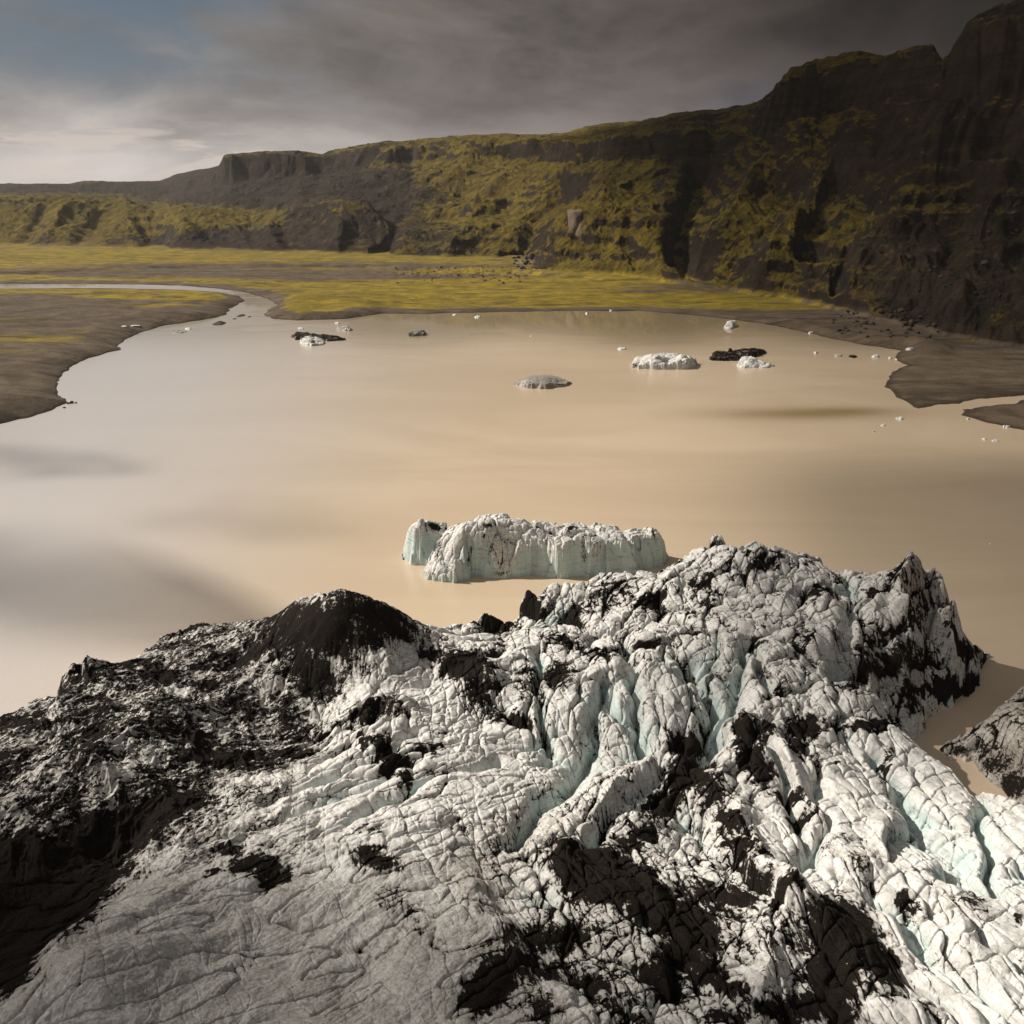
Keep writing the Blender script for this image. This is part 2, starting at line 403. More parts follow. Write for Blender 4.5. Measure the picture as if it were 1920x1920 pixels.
def relief(az, d):
    """height of the smooth relief at azimuth az, ground distance d"""
    D = [np.interp(az, a, b).astype(F32) for a, b, c in LV]
    Z = [np.interp(az, a, c).astype(F32) for a, b, c in LV]
    D.append(D[-1] * F32(1.25)); Z.append(Z[-1] * F32(0.93))
    D.append(D[-1] * F32(2.5)); Z.append(Z[-1] * F32(0.3))
    z = np.zeros_like(d)
    lev = np.zeros_like(d)
    for i in range(len(D) - 1):
        t = np.clip((d - D[i]) / np.maximum(D[i + 1] - D[i], 5), 0, 1)
        if i == 0: tt = t ** 1.15
        elif i == 3: tt = sstep(0.1, 0.9, t)
        else: tt = t
        z = np.where(d > D[i], Z[i] + tt * (Z[i + 1] - Z[i]), z)
        lev = np.where(d > D[i], i + t, lev)
    # foreland
    lev = np.where(d <= D[0], -1 + d / D[0], lev)
    return z, lev, D[0]

def build_land():
    nr, nc = int(1500 * Q), int(1500 * Q)
    az = np.linspace(math.radians(-40), math.radians(40), nc).astype(F32)
    d = np.concatenate([np.geomspace(170, 480, int(nr * 0.15), endpoint=False), np.geomspace(480, 1300, int(nr * 0.5), endpoint=False),
                        np.geomspace(1300, 2600, int(nr * 0.25), endpoint=False), np.geomspace(2600, 6900, nr - int(nr * 0.15) - int(nr * .5) - int(nr * .25))]).astype(F32)
    A, Dd = np.meshgrid(az, d)
    X = Dd * np.sin(A); Y = Dd * np.cos(A)
    # warp so that spurs, coves and gullies form
    far = sstep(500, 2500, Dd)
    lefty = sstep(0.02, -0.2, A)
    wa = (18 + 8 * far) * (1 - 0.45 * lefty)
    arc = A * 1100
    warp = fbm(X / 160, Y / 160, 5, 3) * wa * 1.5
    spur = ridged(arc / 150 + fbm(X / 190, Y / 190, 3, 5) * 0.55, Dd / 620, 4, 9) - 0.62
    warp = warp + spur * (62 + 40 * far) * (1 + 0.2 * lefty)
    z0, lev0, D0 = relief(A, Dd)
    # carved gullies: (u, v) line from foot to top, width (rad), depth (m)
    pu, pv = survey(X, Y, z0)
    gul = np.zeros_like(Dd)
    for pts, w, dep in (([(1290, 520), (1268, 470), (1272, 400), (1300, 330), (1318, 262)], 34, 95),
                        ([(1500, 478), (1512, 430), (1545, 380), (1570, 320)], 24, 60),
                        ([(1560, 555), (1570, 510), (1590, 470)], 14, 30),
                        ([(950, 488), (975, 450), (1015, 405), (1060, 350)], 30, 150),
                        ([(1765, 190), (1768, 150), (1768, 122)], 10, 12),
                        ([(700, 470), (735, 440), (760, 400)], 20, 60),
                        
                        ([(150, 455), (165, 430), (190, 400)], 28, 45), ([(420, 470), (400, 440), (360, 412)], 42, 50), ([(570, 478), (535, 445), (530, 415)], 46, 45), ([(40, 455), (60, 430), (80, 400)], 22, 35), ([(280, 468), (285, 440), (262, 400)], 34, 80), ([(480, 474), (470, 440), (455, 415)], 26, 35), ([(650, 480), (660, 440), (640, 400)], 34, 40)):
        vs = [p[1] for p in pts][::-1]; us = [p[0] for p in pts][::-1]
        cu = np.interp(pv, vs, us).astype(F32)
        env = sstep(vs[0] - 25, vs[0] + 15, pv) * (1 - sstep(vs[-1] - 5, vs[-1] + 25, pv))
        q = (pu - cu) / w
        prof = np.where(q < 0, np.exp(-(q * 2.0) ** 2), np.exp(-(q * 0.75) ** 2))
        gul = np.maximum(gul, prof * env * dep)
    hillm = sstep(-0.12, 0.12, lev0)
    for pts, w, dep in (([(985, 505), (1040, 420), (1100, 340), (1200, 290), (1320, 245)], 75, 75), ([(640, 480), (648, 420), (640, 372)], 60, 55), ([(1290, 530), (1350, 440), (1440, 330), (1520, 230)], 60, 60),
                        ([(840, 484), (880, 420), (950, 340), (1010, 290)], 55, 60), ([(1580, 580), (1640, 470), (1720, 360), (1790, 250)], 60, 45), ([(740, 440), (800, 370), (880, 310)], 45, 40),
                        ([(1420, 550), (1460, 470), (1540, 380), (1620, 260)], 45, 40), ([(330, 470), (350, 430), (390, 392)], 50, 45), ([(90, 460), (110, 420), (150, 372)], 50, 50), ([(500, 470), (500, 430), (520, 396)], 40, 35),
                        ([(1780, 620), (1820, 520), (1860, 400), (1900, 300)], 60, 35), ([(420, 380), (440, 340), (455, 300)], 30, 40), ([(560, 380), (570, 330), (560, 296)], 36, 40)):
        vs = [p[1] for p in pts][::-1]; us = [p[0] for p in pts][::-1]
        cu = np.interp(pv, vs, us).astype(F32) + 14 * fbm(X / 70, Y / 70, 3, 87)
        env = sstep(vs[0] - 20, vs[0] + 25, pv) * (1 - sstep(vs[-1] - 5, vs[-1] + 25, pv))
        gul = gul - np.maximum(0, 1 - np.abs(pu - cu) / w) ** 1.15 * env * dep
    near = 0.35 + 0.65 * sstep(0.2, 1.4, lev0)
    de = Dd - (warp * hillm * near + gul * hillm)
    z, lev, _ = relief(A, de.astype(F32))
    hillm = sstep(0.0, 0.25, lev)
    # crags and erosion
    amp = hillm * (3.6 + 1.6 * far) * sstep(5.6, 4.6, lev) * (1 + 0.05 * lefty * sstep(1.6, 0.8, lev) - 0.2 * lefty)
    er = ridged(arc / 34 + fbm(X / 60, Y / 60, 3, 15) * 0.7, Dd / 160 + z / 60, 5, 21) - 0.62
    z = z + er * amp * 2.0 * (1 - 0.55 * sstep(4.2, 5.0, lev))
    z = z + fbm(X / 45, Y / 45, 5, 31, 0.55) * amp * 1.3 * (1 - 0.6 * sstep(4.2, 5.0, lev))
    # terraces of lava: benches and short cliffs
    right = sstep(0.0, 0.25, A)
    st = 16 + 8 * fbm(X / 300, Y / 300, 2, 41)
    zz = z / st + 0.5 * fbm(X / 120, Y / 120, 3, 43)
    fr = zz - np.floor(zz)
    terr = (np.floor(zz) + sstep(0.15, 0.55, fr)) * st - zz * st
    tk = hillm * (0.22 + 0.18 * right) * sstep(-0.1, 0.5, fbm(X / 200, Y / 200, 3, 47) + 0.15)
    z = z + terr * tk
    rub = fbm(X / 7, Y / 7, 4, 51, 0.6)
    z = z + rub * hillm * (1.6 + 0.8 * far)
    # foreland and shores
    sd = poly_sd(X + fbm(X / 18, Y / 18, 5, 61) * 3.5, Y + fbm(X / 18, Y / 18, 5, 62) * 5, LAKE)   # + = water
    land = -sd
    leftbank = sstep(-40, -120, X) * sstep(850, 700, Y)
    bank = np.where(land > 0, 1 - np.exp(-land / (5 + 4 * leftbank)), np.maximum(land * 0.08, -4) - 0.0)
    flat = bank * (1.1 + 3.6 * leftbank) + sstep(0, 200, land) * 0.8
    flat = flat + np.where(land > 0, sstep(0, 25, land) * (fbm(X / 60, Y / 30, 5, 71) * 1.6 + ridged(X / 140, Y / 35, 4, 75) * (1.0 + 1.6 * leftbank) - 0.5 - 0.8 * leftbank), 0)
    # long low moraine along the right shore
    mor = np.exp(-((land - 14) / 10) ** 2) * sstep(140, 260, X) * (5 + 3 * fbm(X / 25, Y / 25, 3, 77)) * sstep(480, 560, Dd)
    # boulder field on the plain, mid right
    bf = np.exp(-(((pu - 880) / 170) ** 2 + ((pv - 518) / 12) ** 2)) * (np.maximum(fbm(X / 9, Y / 14, 3, 81), 0) * 4)
    # a broad dark terrace edge crossing the plain
    flat = flat + 3.2 * sstep(0, 1, (Dd - np.interp(A, [-0.55, -0.3, 0.0, 0.1], [1120, 1150, 1000, 900])) / 14 + fbm(X / 80, Y / 80, 3, 83) * 2.0) * (1 - right)
    z = np.where(lev < 0, flat, z + np.minimum(flat, 3.0) * (1 - sstep(0, 0.5, lev)))
    z = z + mor + bf
    z = np.where(sd > 0, np.minimum(z, -0.05 - np.minimum(sd * 0.15, 5)), z)
    # gravel islets in the river mouth
    for (u, v, rx, ry, hh) in ((411, 607, 9, 6, 1.4), (452, 592, 6, 5, 0.9), (468, 594, 3, 2, 0.5), (440, 598, 3, 2, 0.4), (505, 592, 6, 3, 0.7)):
        cx, cy = px_h(u, v, 0)
        rr = ((X - cx) / (rx * 0.45)) ** 2 + ((Y - cy) / (ry * 1.3)) ** 2 + fbm(X / 3, Y / 3, 2, 85) * 0.5
        z = np.where(rr < 1.3, np.maximum(z, (1 - rr) * hh), z)
    pu, pv = survey(X, Y, z)
    # vegetation map
    green = np.zeros_like(z)
    def blob(u, v, ru, rv, s):
        return s * np.exp(-(((pu - u) / ru) ** 2 + ((pv - v) / rv) ** 2))
    hg = 0.44 + 0.16 * sstep(700, 1100, pu) - 0.2 * sstep(1500, 1900, pu)
    hg = hg + blob(60, 410, 260, 45, .65) + blob(400, 405, 120, 20, .55) + blob(640, 385, 60, 16, .45) + blob(960, 290, 330, 40, .35) + blob(900, 380, 150, 55, .25)
    hg = hg - blob(520, 345, 150, 42, .75) - blob(720, 370, 70, 60, .5) - blob(350, 350, 90, 28, .6) - blob(100, 352, 260, 9, .8) - blob(400, 460, 130, 22, .45)
    hg = hg - blob(560, 440, 150, 14, .35) - blob(1780, 560, 180, 85, .55) + blob(1380, 440, 120, 70, .30) + blob(1130, 430, 110, 60, .32) - blob(1300, 300, 60, 60, .3)
    hg = hg + blob(1600, 400, 60, 30, .2) - blob(1850, 300, 200, 120, .1) + blob(1860, 580, 40, 25, .4)
    pg = 0.66 + blob(200, 480, 400, 12, .35) + blob(780, 562, 360, 18, .7) + blob(1150, 570, 170, 10, .2) + blob(300, 552, 120, 7, .5) + blob(700, 535, 200, 10, .3)
    pg = pg - blob(250, 512, 420, 8, .6) - blob(700, 498, 450, 4, .5) - blob(560, 516, 250, 3.5, .5)
    spit = sstep(548, 562, pv) * (pu < 520)
    pg = pg - 0.54 * spit + blob(290, 575, 110, 8, .45) * spit + blob(330, 555, 110, 8, .5)
    pg = pg - 1.2 * sstep(1210, 1330, pu) * sstep(560, 600, pv) + blob(1450, 576, 150, 6, .9) + blob(1840, 640, 120, 4, 1.0)
    pg = pg - 1.2 * (1 - sstep(3, 22, land + 8 * fbm(X / 12, Y / 12, 3, 91)))
    plain = 1 - sstep(-0.02, 0.10, lev)
    green = hg * (1 - plain) + pg * plain
    rockm = 0.9 * sstep(1062, 1068, pu - (pv - 415) * 0.1) * sstep(1094, 1086, pu) * sstep(388, 396, pv) * sstep(446, 436, pv + 8 * perlin(pu / 6, pv / 50, 95)) * (1 - plain) + blob(985, 490, 26, 6, .8)
    co = np.stack([X, Y, z], -1).reshape(-1, 3)
    F = grid_faces(len(d), nc)
    attrs = {'green': green.ravel(), 'rock': rockm.ravel(), 'plain': plain.ravel()}
    lf = lev.ravel()[F[:, 0]]; zf = z.ravel()[F].max(1); uf = pu.ravel()[F[:, 0]]; yf = Y.ravel()[F[:, 0]]; xf = X.ravel()[F[:, 0]]; vf = pv.ravel()[F[:, 0]]
    wet = zf < -0.4
    hill = (lf >= 0) & ~wet
    ridge = hill & (lf < 1.55) & (uf < 735)
    mount = hill & ~ridge & (xf > 0.04 * yf + 20)
    plate = hill & ~ridge & ~mount
    flatp = (~hill) & ~wet
    spitf = flatp & (uf < 470) & (yf < 860)
    fan = flatp & ~spitf & (xf > 120) & (yf < 640)
    pl = flatp & ~spitf & ~fan
    tag(sub_mesh('lagoon_bed', co, F, wet, M_HILL, attrs), 'bed of the lagoon under the silty water', kind='structure')
    tag(sub_mesh('outwash_plain', co, F, pl, M_HILL, attrs), 'flat yellow-green mossy river plain between the lagoon and the hills', kind='structure')
    tag(sub_mesh('gravel_flat_land', co, F, spitf, M_HILL, attrs), 'brown gravel flat with a dark crumbling bank on the left of the lagoon', kind='structure')
    tag(sub_mesh('gravel_beach', co, F, fan, M_HILL, attrs), 'dark gravel shore and delta on the right of the lagoon', kind='structure')
    tag(sub_mesh('ridge_hills', co, F, ridge, M_HILL, attrs), 'low ridge with bright moss on top and dark eroded slopes at the edge of the plain', kind='structure')
    tag(sub_mesh('plateau_hills', co, F, plate, M_HILL, attrs), 'flat-topped dark plateau and long mossy slope behind the low ridge', kind='structure')
    tag(sub_mesh('mountain', co, F, mount, M_HILL, attrs), 'steep shaded mountain with gullies, moss and scree at the right', kind='structure')
    return X, Y, z, lev

LANDX, LANDY, LANDZ, LANDLEV = build_land()
LAZ = np.arctan2(LANDX[0], LANDY[0]); LD = np.hypot(LANDX[:, 0], LANDY[:, 0])
def land_z(x, y):
    a = math.atan2(x, y); d = math.hypot(x, y)
    j = int(np.clip(np.searchsorted(LAZ, a), 1, len(LAZ) - 1)); i = int(np.clip(np.searchsorted(LD, d), 1, len(LD) - 1))
    return float(LANDZ[i, j])
def land_hit(u, v):            # where the sight line of a photo point meets the land
    dx, dy, dz = (float(t) for t in ray(u, v)); r = math.hypot(dx, dy)
    for d in np.geomspace(300, 3000, 1500):
        z = CH + d * dz / r
        if z <= land_z(dx / r * d, dy / r * d): break
    return dx / r * d, dy / r * d

# wide base land so that the ground reaches the horizon on every side
def base_land():
    th = np.linspace(math.radians(39.9), math.radians(320.1), 160)
    rr = np.concatenate([np.geomspace(900, 6900, 40)])
    T, R = np.meshgrid(th, rr)
    X = R * np.sin(T); Y = R * np.cos(T)
    e = sstep(900, 1600, R)
    Z = e * (25 + 40 * fbm(X / 900, Y / 900, 5, 101)) - 3 * (1 - e)
    n = X.size
    link = link_mesh('surrounding_land', np.stack([X, Y, Z], -1).reshape(-1, 3), grid_faces(len(rr), len(th)), M_HILL,
                     {'green': np.full(n, .4), 'rock': np.zeros(n), 'plain': np.full(n, .0)})
    tag(link, 'dark outwash land around the lagoon beyond the picture', kind='structure')
base_land()

# ------------------------------------------------------------------ lagoon water
def build_water():
    r = np.concatenate([[0.0], np.geomspace(20, 1500, 260)])
    th = np.linspace(-math.pi, math.pi, 361)
    T, R = np.meshgrid(th, r)
    X = R * np.sin(T); Y = R * np.cos(T)
    pu, pv = survey(X, np.maximum(Y, 5), np.zeros_like(X))
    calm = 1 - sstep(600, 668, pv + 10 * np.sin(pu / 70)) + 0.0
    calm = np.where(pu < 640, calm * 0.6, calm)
    # silt-free smudge off the stream delta
    plume = np.exp(-(((pu - 1500) / 170) ** 2 + ((pv - 776) / 11) ** 2)) * 0.95 + 0.5 * np.exp(-(((pu - 1600) / 90) ** 2 + ((pv - 770) / 7) ** 2))
    plume = plume + 0.45 * sstep(1225, 1250, pv - 0.03 * (pu - 1800)) * 0
    tint = sstep(1050, 150, pu + (pv - 700) * 0.6 + 60 * fbm(X / 60, Y / 90, 4, 151)) * 0.9  # painted sky reflection, strongest on the left of the lagoon
    co = np.stack([X, Y, np.zeros_like(X)], -1).reshape(-1, 3)
    o = link_mesh('lagoon_water', co, grid_faces(len(r), len(th)), M_WATER, {'calm': calm.ravel(), 'plume': plume.ravel(), 'skytint': tint.ravel()})
    tag(o, 'milky tan meltwater of the lagoon and its outflow river', kind='structure')
build_water()

# ------------------------------------------------------------------ ice relief
def rot(x, y, a):
    c, s = F32(math.cos(a)), F32(math.sin(a))
    return x * c + y * s, -x * s + y * c

def blocks(x, y, ang, sx, sy, seed, depth, tilt, sharp=6.0, jit=0.85, cut=0.0):
    """tilted blocks split by clefts; returns height and cleft measure"""
    a, b = rot(x, y, ang)
    e, f1, k, ox, oy = worley(a / sx, b / sy, seed, jit)
    tx = (_R3[k] - 0.5); ty = (_R1[(k + 77) & 4095] - 0.5); up = (_R2[(k + 991) & 4095] - 0.5)
    dome = 1 - np.exp(-e * sharp)
    h = depth * dome + tilt * (tx * ox + ty * oy) * 2 + up * tilt * 0.7 - depth - cut * np.exp(-e * 34)
    return h, e

GC = [  # glacier surface survey (u, v, height)
    (145, 1228, 12), (60, 1315, 9), (-150, 1380, 9), (0, 1345, 8), (110, 1300, 7), (200, 1245, 8), (280, 1212, 5), (380, 1170, 5), (480, 1160, 8), (560, 1120, 17), (620, 1106, 21), (680, 1118, 20), (740, 1142, 15),
    (790, 1172, 9), (840, 1174, 7), (895, 1178, 7), (935, 1125, 10), (960, 1165, 7), (1000, 1120, 11), (1040, 1090, 13), (1100, 1095, 13), (1150, 1064, 15), (1230, 1066, 14), (1290, 1030, 17), (1400, 1016, 21),
    (1480, 1040, 19), (1560, 1062, 16), (1640, 1082, 15), (1700, 1062, 19), (1740, 1085, 17), (1790, 1160, 12), (1850, 1222, 1.5), (1835, 1280, 1), (1740, 1330, 1.5), (1720, 1370, 1.5), (1700, 1390, 7), (1740, 1430, 8), (1820, 1480, 8),
    (1900, 1500, 9), (2000, 1550, 9),
    (620, 1180, 17.5), (480, 1230, 10), (300, 1300, 10), (150, 1400, 10), (50, 1500, 11), (240, 1370, 13), (330, 1330, 12), (430, 1340, 7), (560, 1400, 5), (350, 1440, 8.5), (180, 1500, 9.5), (60, 1600, 8), (220, 1620, 4), (80, 1720, 4), (0, 1800, 4),
    (500, 1480, 9), (700, 1450, 11), (900, 1440, 12), (640, 1400, 9.5), (700, 1330, 14), (700, 1230, 14.5), (620, 1280, 10), (800, 1280, 10), (870, 1250, 15), (900, 1330, 10.5), (1000, 1250, 13), (1150, 1200, 14), (1300, 1150, 16), (1450, 1110, 19),
    (1600, 1150, 17), (1700, 1150, 15), (1760, 1220, 8), (1600, 1250, 15), (1650, 1330, 5), (1450, 1270, 16), (1250, 1310, 14), (1100, 1300, 14), (1340, 1330, 13), (1000, 1330, 12), (1100, 1400, 8.5), (1220, 1400, 9.5), (1330, 1420, 9), (960, 1390, 9.5),
    (1405, 1365, 15), (1500, 1350, 12), (1480, 1480, 10), (1140, 1640, 13.5), (1000, 1560, 10), (1180, 1480, 12), (1250, 1430, 12), (1270, 1520, 9), (1300, 1600, 8), (1600, 1420, 10), (1750, 1500, 9), (1700, 1600, 11), (1870, 1560, 11), (1850, 1750, 12),
    (1490, 1690, 13.5), (1400, 1580, 10), (1600, 1800, 10.5), (1350, 1760, 10.5), (1400, 1850, 12), (1100, 1800, 10), (1200, 1880, 13), (1500, 1900, 10), (900, 1850, 13), (820, 1760, 12), (700, 1800, 8), (600, 1800, 7), (500, 1740, 8), (320, 1690, 12),
    (150, 1790, 13), (60, 1850, 9), (300, 1880, 9), (700, 1910, 10), (450, 1620, 10), (700, 1600, 13), (850, 1680, 12), (1000, 1700, 11), (430, 1560, 9), (-200, 1700, 6), (2100, 1800, 12), (1000, 2000, 12), (400, 2050, 10), (1600, 2000, 10), (-100, 2000, 9)]
_gx, _gy = px_h([p[0] for p in GC], [p[1] for p in GC], [p[2] for p in GC])
GM = rbf_fit([(a, b, p[2]) for a, b, p in zip(_gx, _gy, GC)])

# outline of the ice (u, v, height of the rim there)
GO = [(-400, 1420, 8), (-150, 1382, 8), (0, 1340, 8), (60, 1312, 9), (108, 1300, 8), (118, 1275, 8), (140, 1262, 9), (130, 1240, 12), (148, 1224, 14), (172, 1240, 10), (215, 1232, 8), (275, 1214, 6), (300, 1200, 4), (380, 1168, 5), (440, 1162, 6), (480, 1160, 8), (510, 1150, 12), (535, 1136, 14.2),
      (560, 1122, 16.5), (580, 1112, 18.6), (600, 1106, 20), (622, 1103, 21), (680, 1115, 20), (740, 1140, 15), (790, 1170, 9), (840, 1173, 7), (880, 1180, 6), (900, 1165, 7), (905, 1148, 8), (922, 1112, 12), (945, 1114, 12), (962, 1142, 9), (978, 1140, 9), (988, 1098, 13), (1008, 1112, 12),
      (1030, 1092, 13), (1050, 1082, 14), (1085, 1092, 13), (1130, 1074, 14), (1152, 1060, 16), (1185, 1070, 15), (1230, 1062, 15), (1268, 1055, 15), (1276, 1032, 17), (1310, 1024, 18), (1340, 1030, 17), (1386, 1012, 21), (1440, 1020, 20), (1480, 1036, 18), (1505, 1056, 16), (1550, 1060, 16),
      (1600, 1076, 15), (1655, 1086, 15), (1678, 1056, 19), (1698, 1076, 18), (1716, 1052, 20), (1740, 1078, 17), (1770, 1122, 14), (1786, 1150, 12), (1796, 1185, 8), (1822, 1208, 4), (1856, 1221, 1.0), (1836, 1240, 1), (1822, 1248, 0.5), (1838, 1276, 0.8), (1818, 1292, 0.3), (1765, 1306, 0.3),
      (1742, 1332, 0.3), (1716, 1372, 0.3), (1700, 1360, 3), (1712, 1378, 6.5), (1728, 1408, 7), (1735, 1425, 7), (1762, 1414, 8), (1778, 1438, 8), (1800, 1452, 8), (1822, 1482, 8), (1850, 1486, 8), (1868, 1498, 8), (1890, 1490, 9), (1912, 1525, 8), (2000, 1560, 8), (2400, 1700, 8), (2900, 2300, 5)]
_ox, _oy = px_h([p[0] for p in GO], [p[1] for p in GO], [p[2] for p in GO])
GPOLY = [(float(a), float(b)) for a, b in zip(_ox, _oy)] + [(70, 10), (-70, 10)]

ANG_A = wdir(400, 1560, 900, 1400)
ANG_B = wdir(1500, 1450, 1800, 1800)
ANG_C = wdir(1080, 1600, 1260, 1400)
ANG_D = wdir(900, 1300, 1300, 1100)
ANG_V = wdir(1180, 1420, 1190, 1250)
ANG_G = wdir(150, 1450, 350, 1300)

# black grit (u, v, ru, rv, angle in the photo, strength)
DIRT = [
    (600, 1175, 150, 55, 5, .75), (700, 1150, 110, 30, 25, .75), (500, 1215, 130, 40, -15, .7), (590, 1260, 60, 55, 60, .75), (540, 1330, 60, 45, 30, .6), (350, 1250, 170, 28, -12, .55), (210, 1255, 60, 20, -10, .6), (148, 1235, 16, 18, 0, .8),
    (300, 1320, 160, 40, -8, .42), (450, 1330, 100, 55, 20, .55), (560, 1370, 60, 35, 0, .6), (150, 1440, 200, 60, -10, .42), (420, 1420, 130, 26, 5, .75), (520, 1410, 90, 18, 0, .7), (300, 1480, 150, 50, -25, .6), (200, 1560, 200, 60, -18, .8), (330, 1520, 80, 30, -30, .8),
    (80, 1650, 150, 70, -20, 1.3), (60, 1720, 120, 60, -20, 1.3), (0, 1800, 60, 60, -40, 1.2), (40, 1600, 120, 50, 0, .9), (180, 1620, 70, 45, -35, .9), (50, 1410, 60, 40, 0, .4), (0, 1480, 90, 30, 20, .5), (120, 1370, 90, 18, -15, .5),
    (700, 1325, 65, 14, -20, .65), (740, 1330, 30, 12, 25, .5), (640, 1360, 30, 8, 0, .6), (870, 1250, 55, 26, 12, .85), (900, 1290, 30, 30, 60, .75), (810, 1222, 26, 14, 0, .75), (840, 1240, 26, 16, 40, .7),
    (725, 1410, 22, 36, -45, .85), (755, 1450, 14, 22, -20, .6), (800, 1398, 34, 10, 0, .7), (690, 1385, 18, 8, 40, .6), (470, 1620, 40, 22, -10, .85), (430, 1590, 40, 10, 5, .6), (510, 1640, 40, 26, -10, .85), (400, 1635, 22, 10, -10, .6), (700, 1605, 44, 22, 15, .8), (740, 1620, 20, 20, 60, .6), (600, 1590, 60, 10, -15, .35),
    (935, 1150, 34, 30, 0, .95), (905, 1165, 16, 12, 0, .9), (1000, 1130, 20, 20, 30, .8), (1080, 1140, 30, 16, 0, .6), (1140, 1100, 30, 10, -20, .6), (1220, 1125, 34, 12, -28, .7), (1170, 1110, 20, 16, 50, .6), (1150, 1060, 14, 6, 0, .6), (1225, 1060, 16, 6, 0, .5),
    (1120, 1130, 60, 10, -15, .4), (1320, 1095, 40, 9, -30, .55), (1430, 1055, 50, 9, -28, .7), (1340, 1110, 24, 6, -10, .5), (1530, 1115, 34, 12, -10, .7), (1290, 1150, 22, 10, 10, .5), (1060, 1200, 40, 12, 15, .6), (1050, 1260, 34, 20, 40, .6), (1120, 1225, 40, 12, 25, .5),
    (1000, 1280, 30, 40, 70, .4), (960, 1340, 60, 16, 10, .6), (1240, 1140, 20, 8, 20, .5), (1520, 1200, 40, 16, -20, .3), (1640, 1110, 40, 10, -15, .6), (1680, 1085, 14, 24, 10, .6), (1720, 1110, 12, 50, -20, .34), (1770, 1170, 12, 50, -20, .40), (1690, 1180, 40, 12, -25, .45),
    (1700, 1230, 80, 22, -10, .5), (1660, 1260, 80, 16, -12, .6), (1800, 1215, 40, 16, 20, .85), (1790, 1280, 70, 12, -15, .95), (1720, 1300, 60, 10, -12, .6), (1640, 1195, 20, 14, 0, .4), (1630, 1360, 60, 8, 3, .9), (1660, 1350, 30, 6, 0, .6), (1710, 1330, 14, 22, -40, .6), (1490, 1370, 40, 12, -10, .4),
    (1405, 1400, 24, 50, -12, 1.0), (1430, 1440, 22, 28, -10, .9), (1440, 1370, 16, 10, 0, .7), (1510, 1365, 34, 22, 10, .95), (1495, 1400, 20, 24, -20, .8), (1290, 1390, 34, 26, -10, .85), (1290, 1440, 46, 34, -30, .85), (1240, 1500, 50, 30, -35, .7), (1330, 1490, 30, 40, -45, .6), (1370, 1550, 40, 16, 35, .7), (1540, 1400, 10, 20, 0, .4),
    (1480, 1495, 34, 8, 10, .7), (1500, 1530, 30, 10, 0, .7), (1530, 1430, 14, 10, 0, .5), (1660, 1430, 8, 30, 10, .7), (1590, 1440, 20, 8, 0, .5), (1390, 1600, 60, 14, 38, .75), (1200, 1560, 60, 24, -30, .65), (1130, 1640, 90, 50, 15, 1.15), (1220, 1700, 60, 40, 35, .95), (1070, 1620, 40, 22, -10, .9),
    (1370, 1680, 90, 16, 8, .8), (1460, 1690, 40, 12, 0, .8), (1330, 1660, 50, 12, 20, .6), (1580, 1760, 60, 70, -45, 1.05), (1650, 1820, 40, 60, -30, .95), (1560, 1840, 60, 40, 30, .85), (1500, 1760, 50, 30, 50, .5), (1300, 1750, 50, 60, -30, .9), (1340, 1830, 70, 24, 35, .75), (1250, 1830, 60, 40, 30, .65), (1180, 1760, 60, 12, 10, .4),
    (1020, 1760, 110, 34, -10, .68), (1000, 1820, 110, 28, 5, .72), (920, 1850, 60, 34, -20, .95), (1120, 1850, 60, 20, 20, .6), (1160, 1890, 80, 20, 20, .6), (1010, 1890, 50, 20, 30, .6), (1480, 1900, 100, 24, 5, .65), (1540, 1890, 70, 30, 20, .85), (1360, 1900, 50, 20, 0, .6), (1700, 1690, 30, 10, 35, .7), (1830, 1680, 20, 26, -30, .5), (1910, 1710, 16, 8, 0, .6),
    (1620, 1640, 60, 12, 35, .4), (1740, 1900, 24, 16, 30, .4), (900, 1700, 90, 20, 25, .36), (750, 1700, 60, 24, 40, .40), (850, 1650, 80, 20, 30, .30), (780, 1740, 60, 12, 20, .4), (1450, 1620, 40, 12, 30, .55), (1560, 1690, 40, 12, 30, .6), (1600, 1590, 30, 8, 30, .4),
]

def ellipses(pu, pv, E, k=1.0):
    out = np.zeros_like(pu)
    for (u, v, ru, rv, a, s) in E:
        if k > 1: ru, rv, s = ru * k, rv * k, s + 0.07
        m = (np.abs(pu - u) < 3 * max(ru, rv)) & (np.abs(pv - v) < 3 * max(ru, rv))
        if not m.any(): continue
        c, sn = math.cos(math.radians(a)), math.sin(math.radians(a))
        du = pu[m] - u; dv = pv[m] - v
        q = ((du * c + dv * sn) / ru) ** 2 + ((-du * sn + dv * c) / rv) ** 2
        out[m] = np.maximum(out[m], s * np.exp(-0.75 * q ** 1.4))
    return out

def soft(pu, pv, u, v, ru, rv, a=0):
    c, sn = math.cos(math.radians(a)), math.sin(math.radians(a))
    du = pu - u; dv = pv - v
    return np.exp(-(((du * c + dv * sn) / ru) ** 2 + ((-du * sn + dv * c) / rv) ** 2))

